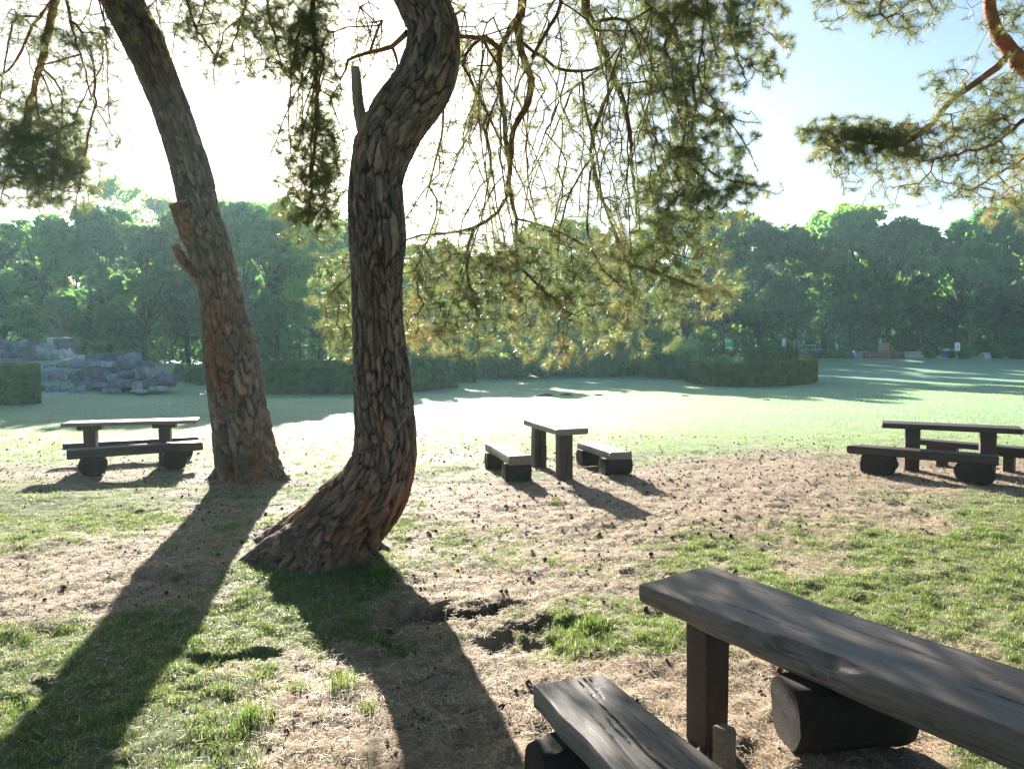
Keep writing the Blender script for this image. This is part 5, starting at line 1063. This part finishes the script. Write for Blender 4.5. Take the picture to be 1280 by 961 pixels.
V, f = sweep([[0, 0, 0], [0, 0, h * .5], [0, 0, h * .88]], [.15, .165, .18], 14); mesh('body', V, f, M_blue, t, smooth=False); V, f = sweep([[0, 0, h * .88], [0, 0, h * .93], [0, 0, h]], [.2, .2, .12], 14); mesh('lid', V, f, M_blue, t)
def lwall(px0, px1, d, pb, pt, m, capm, label, dep=.35):
    a, b_ = on(px0, d), on(px1, d); t = thing('low_wall', label, 'wall', (a + b_) / 2); t['kind'] = 'thing'; L_ = b_[0] - a[0]; h = zz(pt, d) - min(a[2], b_[2])
    box_part('wall', t, m, 0, 0, h / 2 - .1, L_, dep, h); box_part('coping', t, capm, 0, 0, h + .0, L_ + .06, dep + .08, .07); return t
lwall(1080, 1128, 62, 443, 438.5, M_red, M_red, 'low red brick wall below the tilted sign post'); lwall(1000, 1060, 64, 443, 437.5, M_stone, M_white, 'low grey stone wall left of the blue bin'); lwall(1068, 1082, 63.5, 443, 439.5, M_stone, M_stone, 'short grey wall between the blue bin and the red wall')
lwall(1129, 1150, 62.5, 443, 440.5, M_stone, M_white, 'short pale edging right of the red wall')
p = on(1186, 64); t = thing('blue_tarpaulin_stack', 'blue covered stack with white bundles on top beside the white sign', 'stack', p); box_part('blue_cover', t, M_blue, 0, 0, .3, 1.2, .6, .55, .05)
for i in range(3):
    V, f = logm(.5, .13 + .02 * i, .13, 700 + i, 12, 6); mesh('white_bundle', V + [-.38 + i * .26, 0, .56], f, M_white, t, smooth=True)
p = on(1196.5, 60); t = thing('white_sign', 'white sign with a small blue symbol on a post at the wood edge', 'sign', p); zb, zt = zz(438.5, 60) - p[2], zz(428.5, 60) - p[2]
box_part('panel', t, M_white, 0, 0, (zb + zt) / 2, 6.6 * 60 / F, .04, zt - zb); box_part('post', t, M_stone, 0, .05, (zt + .2) / 2 - .1, .09, .06, zt + .3)
box_part('symbol', t, M_blue, 0, -.025, (zb + zt) / 2 + .09, .09, .02, .09); box_part('symbol', t, M_blue, 0, -.025, (zb + zt) / 2 - .08, .07, .02, .18)
me = rock_mesh(.85, .6, .75, False, 77); me.materials.append(RM[1]); p = on(1232, 60); o = bpy.data.objects.new('boulder', me); COL.objects.link(o); o.location = (p[0], 60, p[2] + .22); tag(o, 'white rounded boulder lying in the bushes by the right edge', 'boulder')
for i, (px, d, lab) in enumerate([(1118, 61, 'dark low bench in front of the red wall, left one'), (1126, 61.3, 'dark low bench at the right end of the red wall')]):
    p = on(px, d); t = thing('park_bench', lab, 'bench', p); box_part('seat', t, M_dark, 0, 0, .42, .5, .4, .06)
    for s in (-1, 1): box_part('leg', t, M_dark, s * .2, 0, .2, .06, .36, .42)

# ------------------------------------------------------------------ haze: the damp morning air
hm = bpy.data.materials.new('haze'); hm.use_nodes = True; N = hm.node_tree.nodes; L = hm.node_tree.links; N.clear()
out = N.new('ShaderNodeOutputMaterial'); pv = N.new('ShaderNodeVolumePrincipled'); pv.inputs['Color'].default_value = (.60, .94, .97, 1); pv.inputs['Density'].default_value = .00066; pv.inputs['Anisotropy'].default_value = .45
L.new(pv.outputs[0], out.inputs['Volume'])
V, f = boxm(0, 0, 0, 1, 1, 1); V = (V + .5) * [880, 670, 24] + [-440, -40, -1.5]
tag(mesh('haze', V, f, hm), 'thin bright morning haze over the lawn', 'haze', kind='stuff')
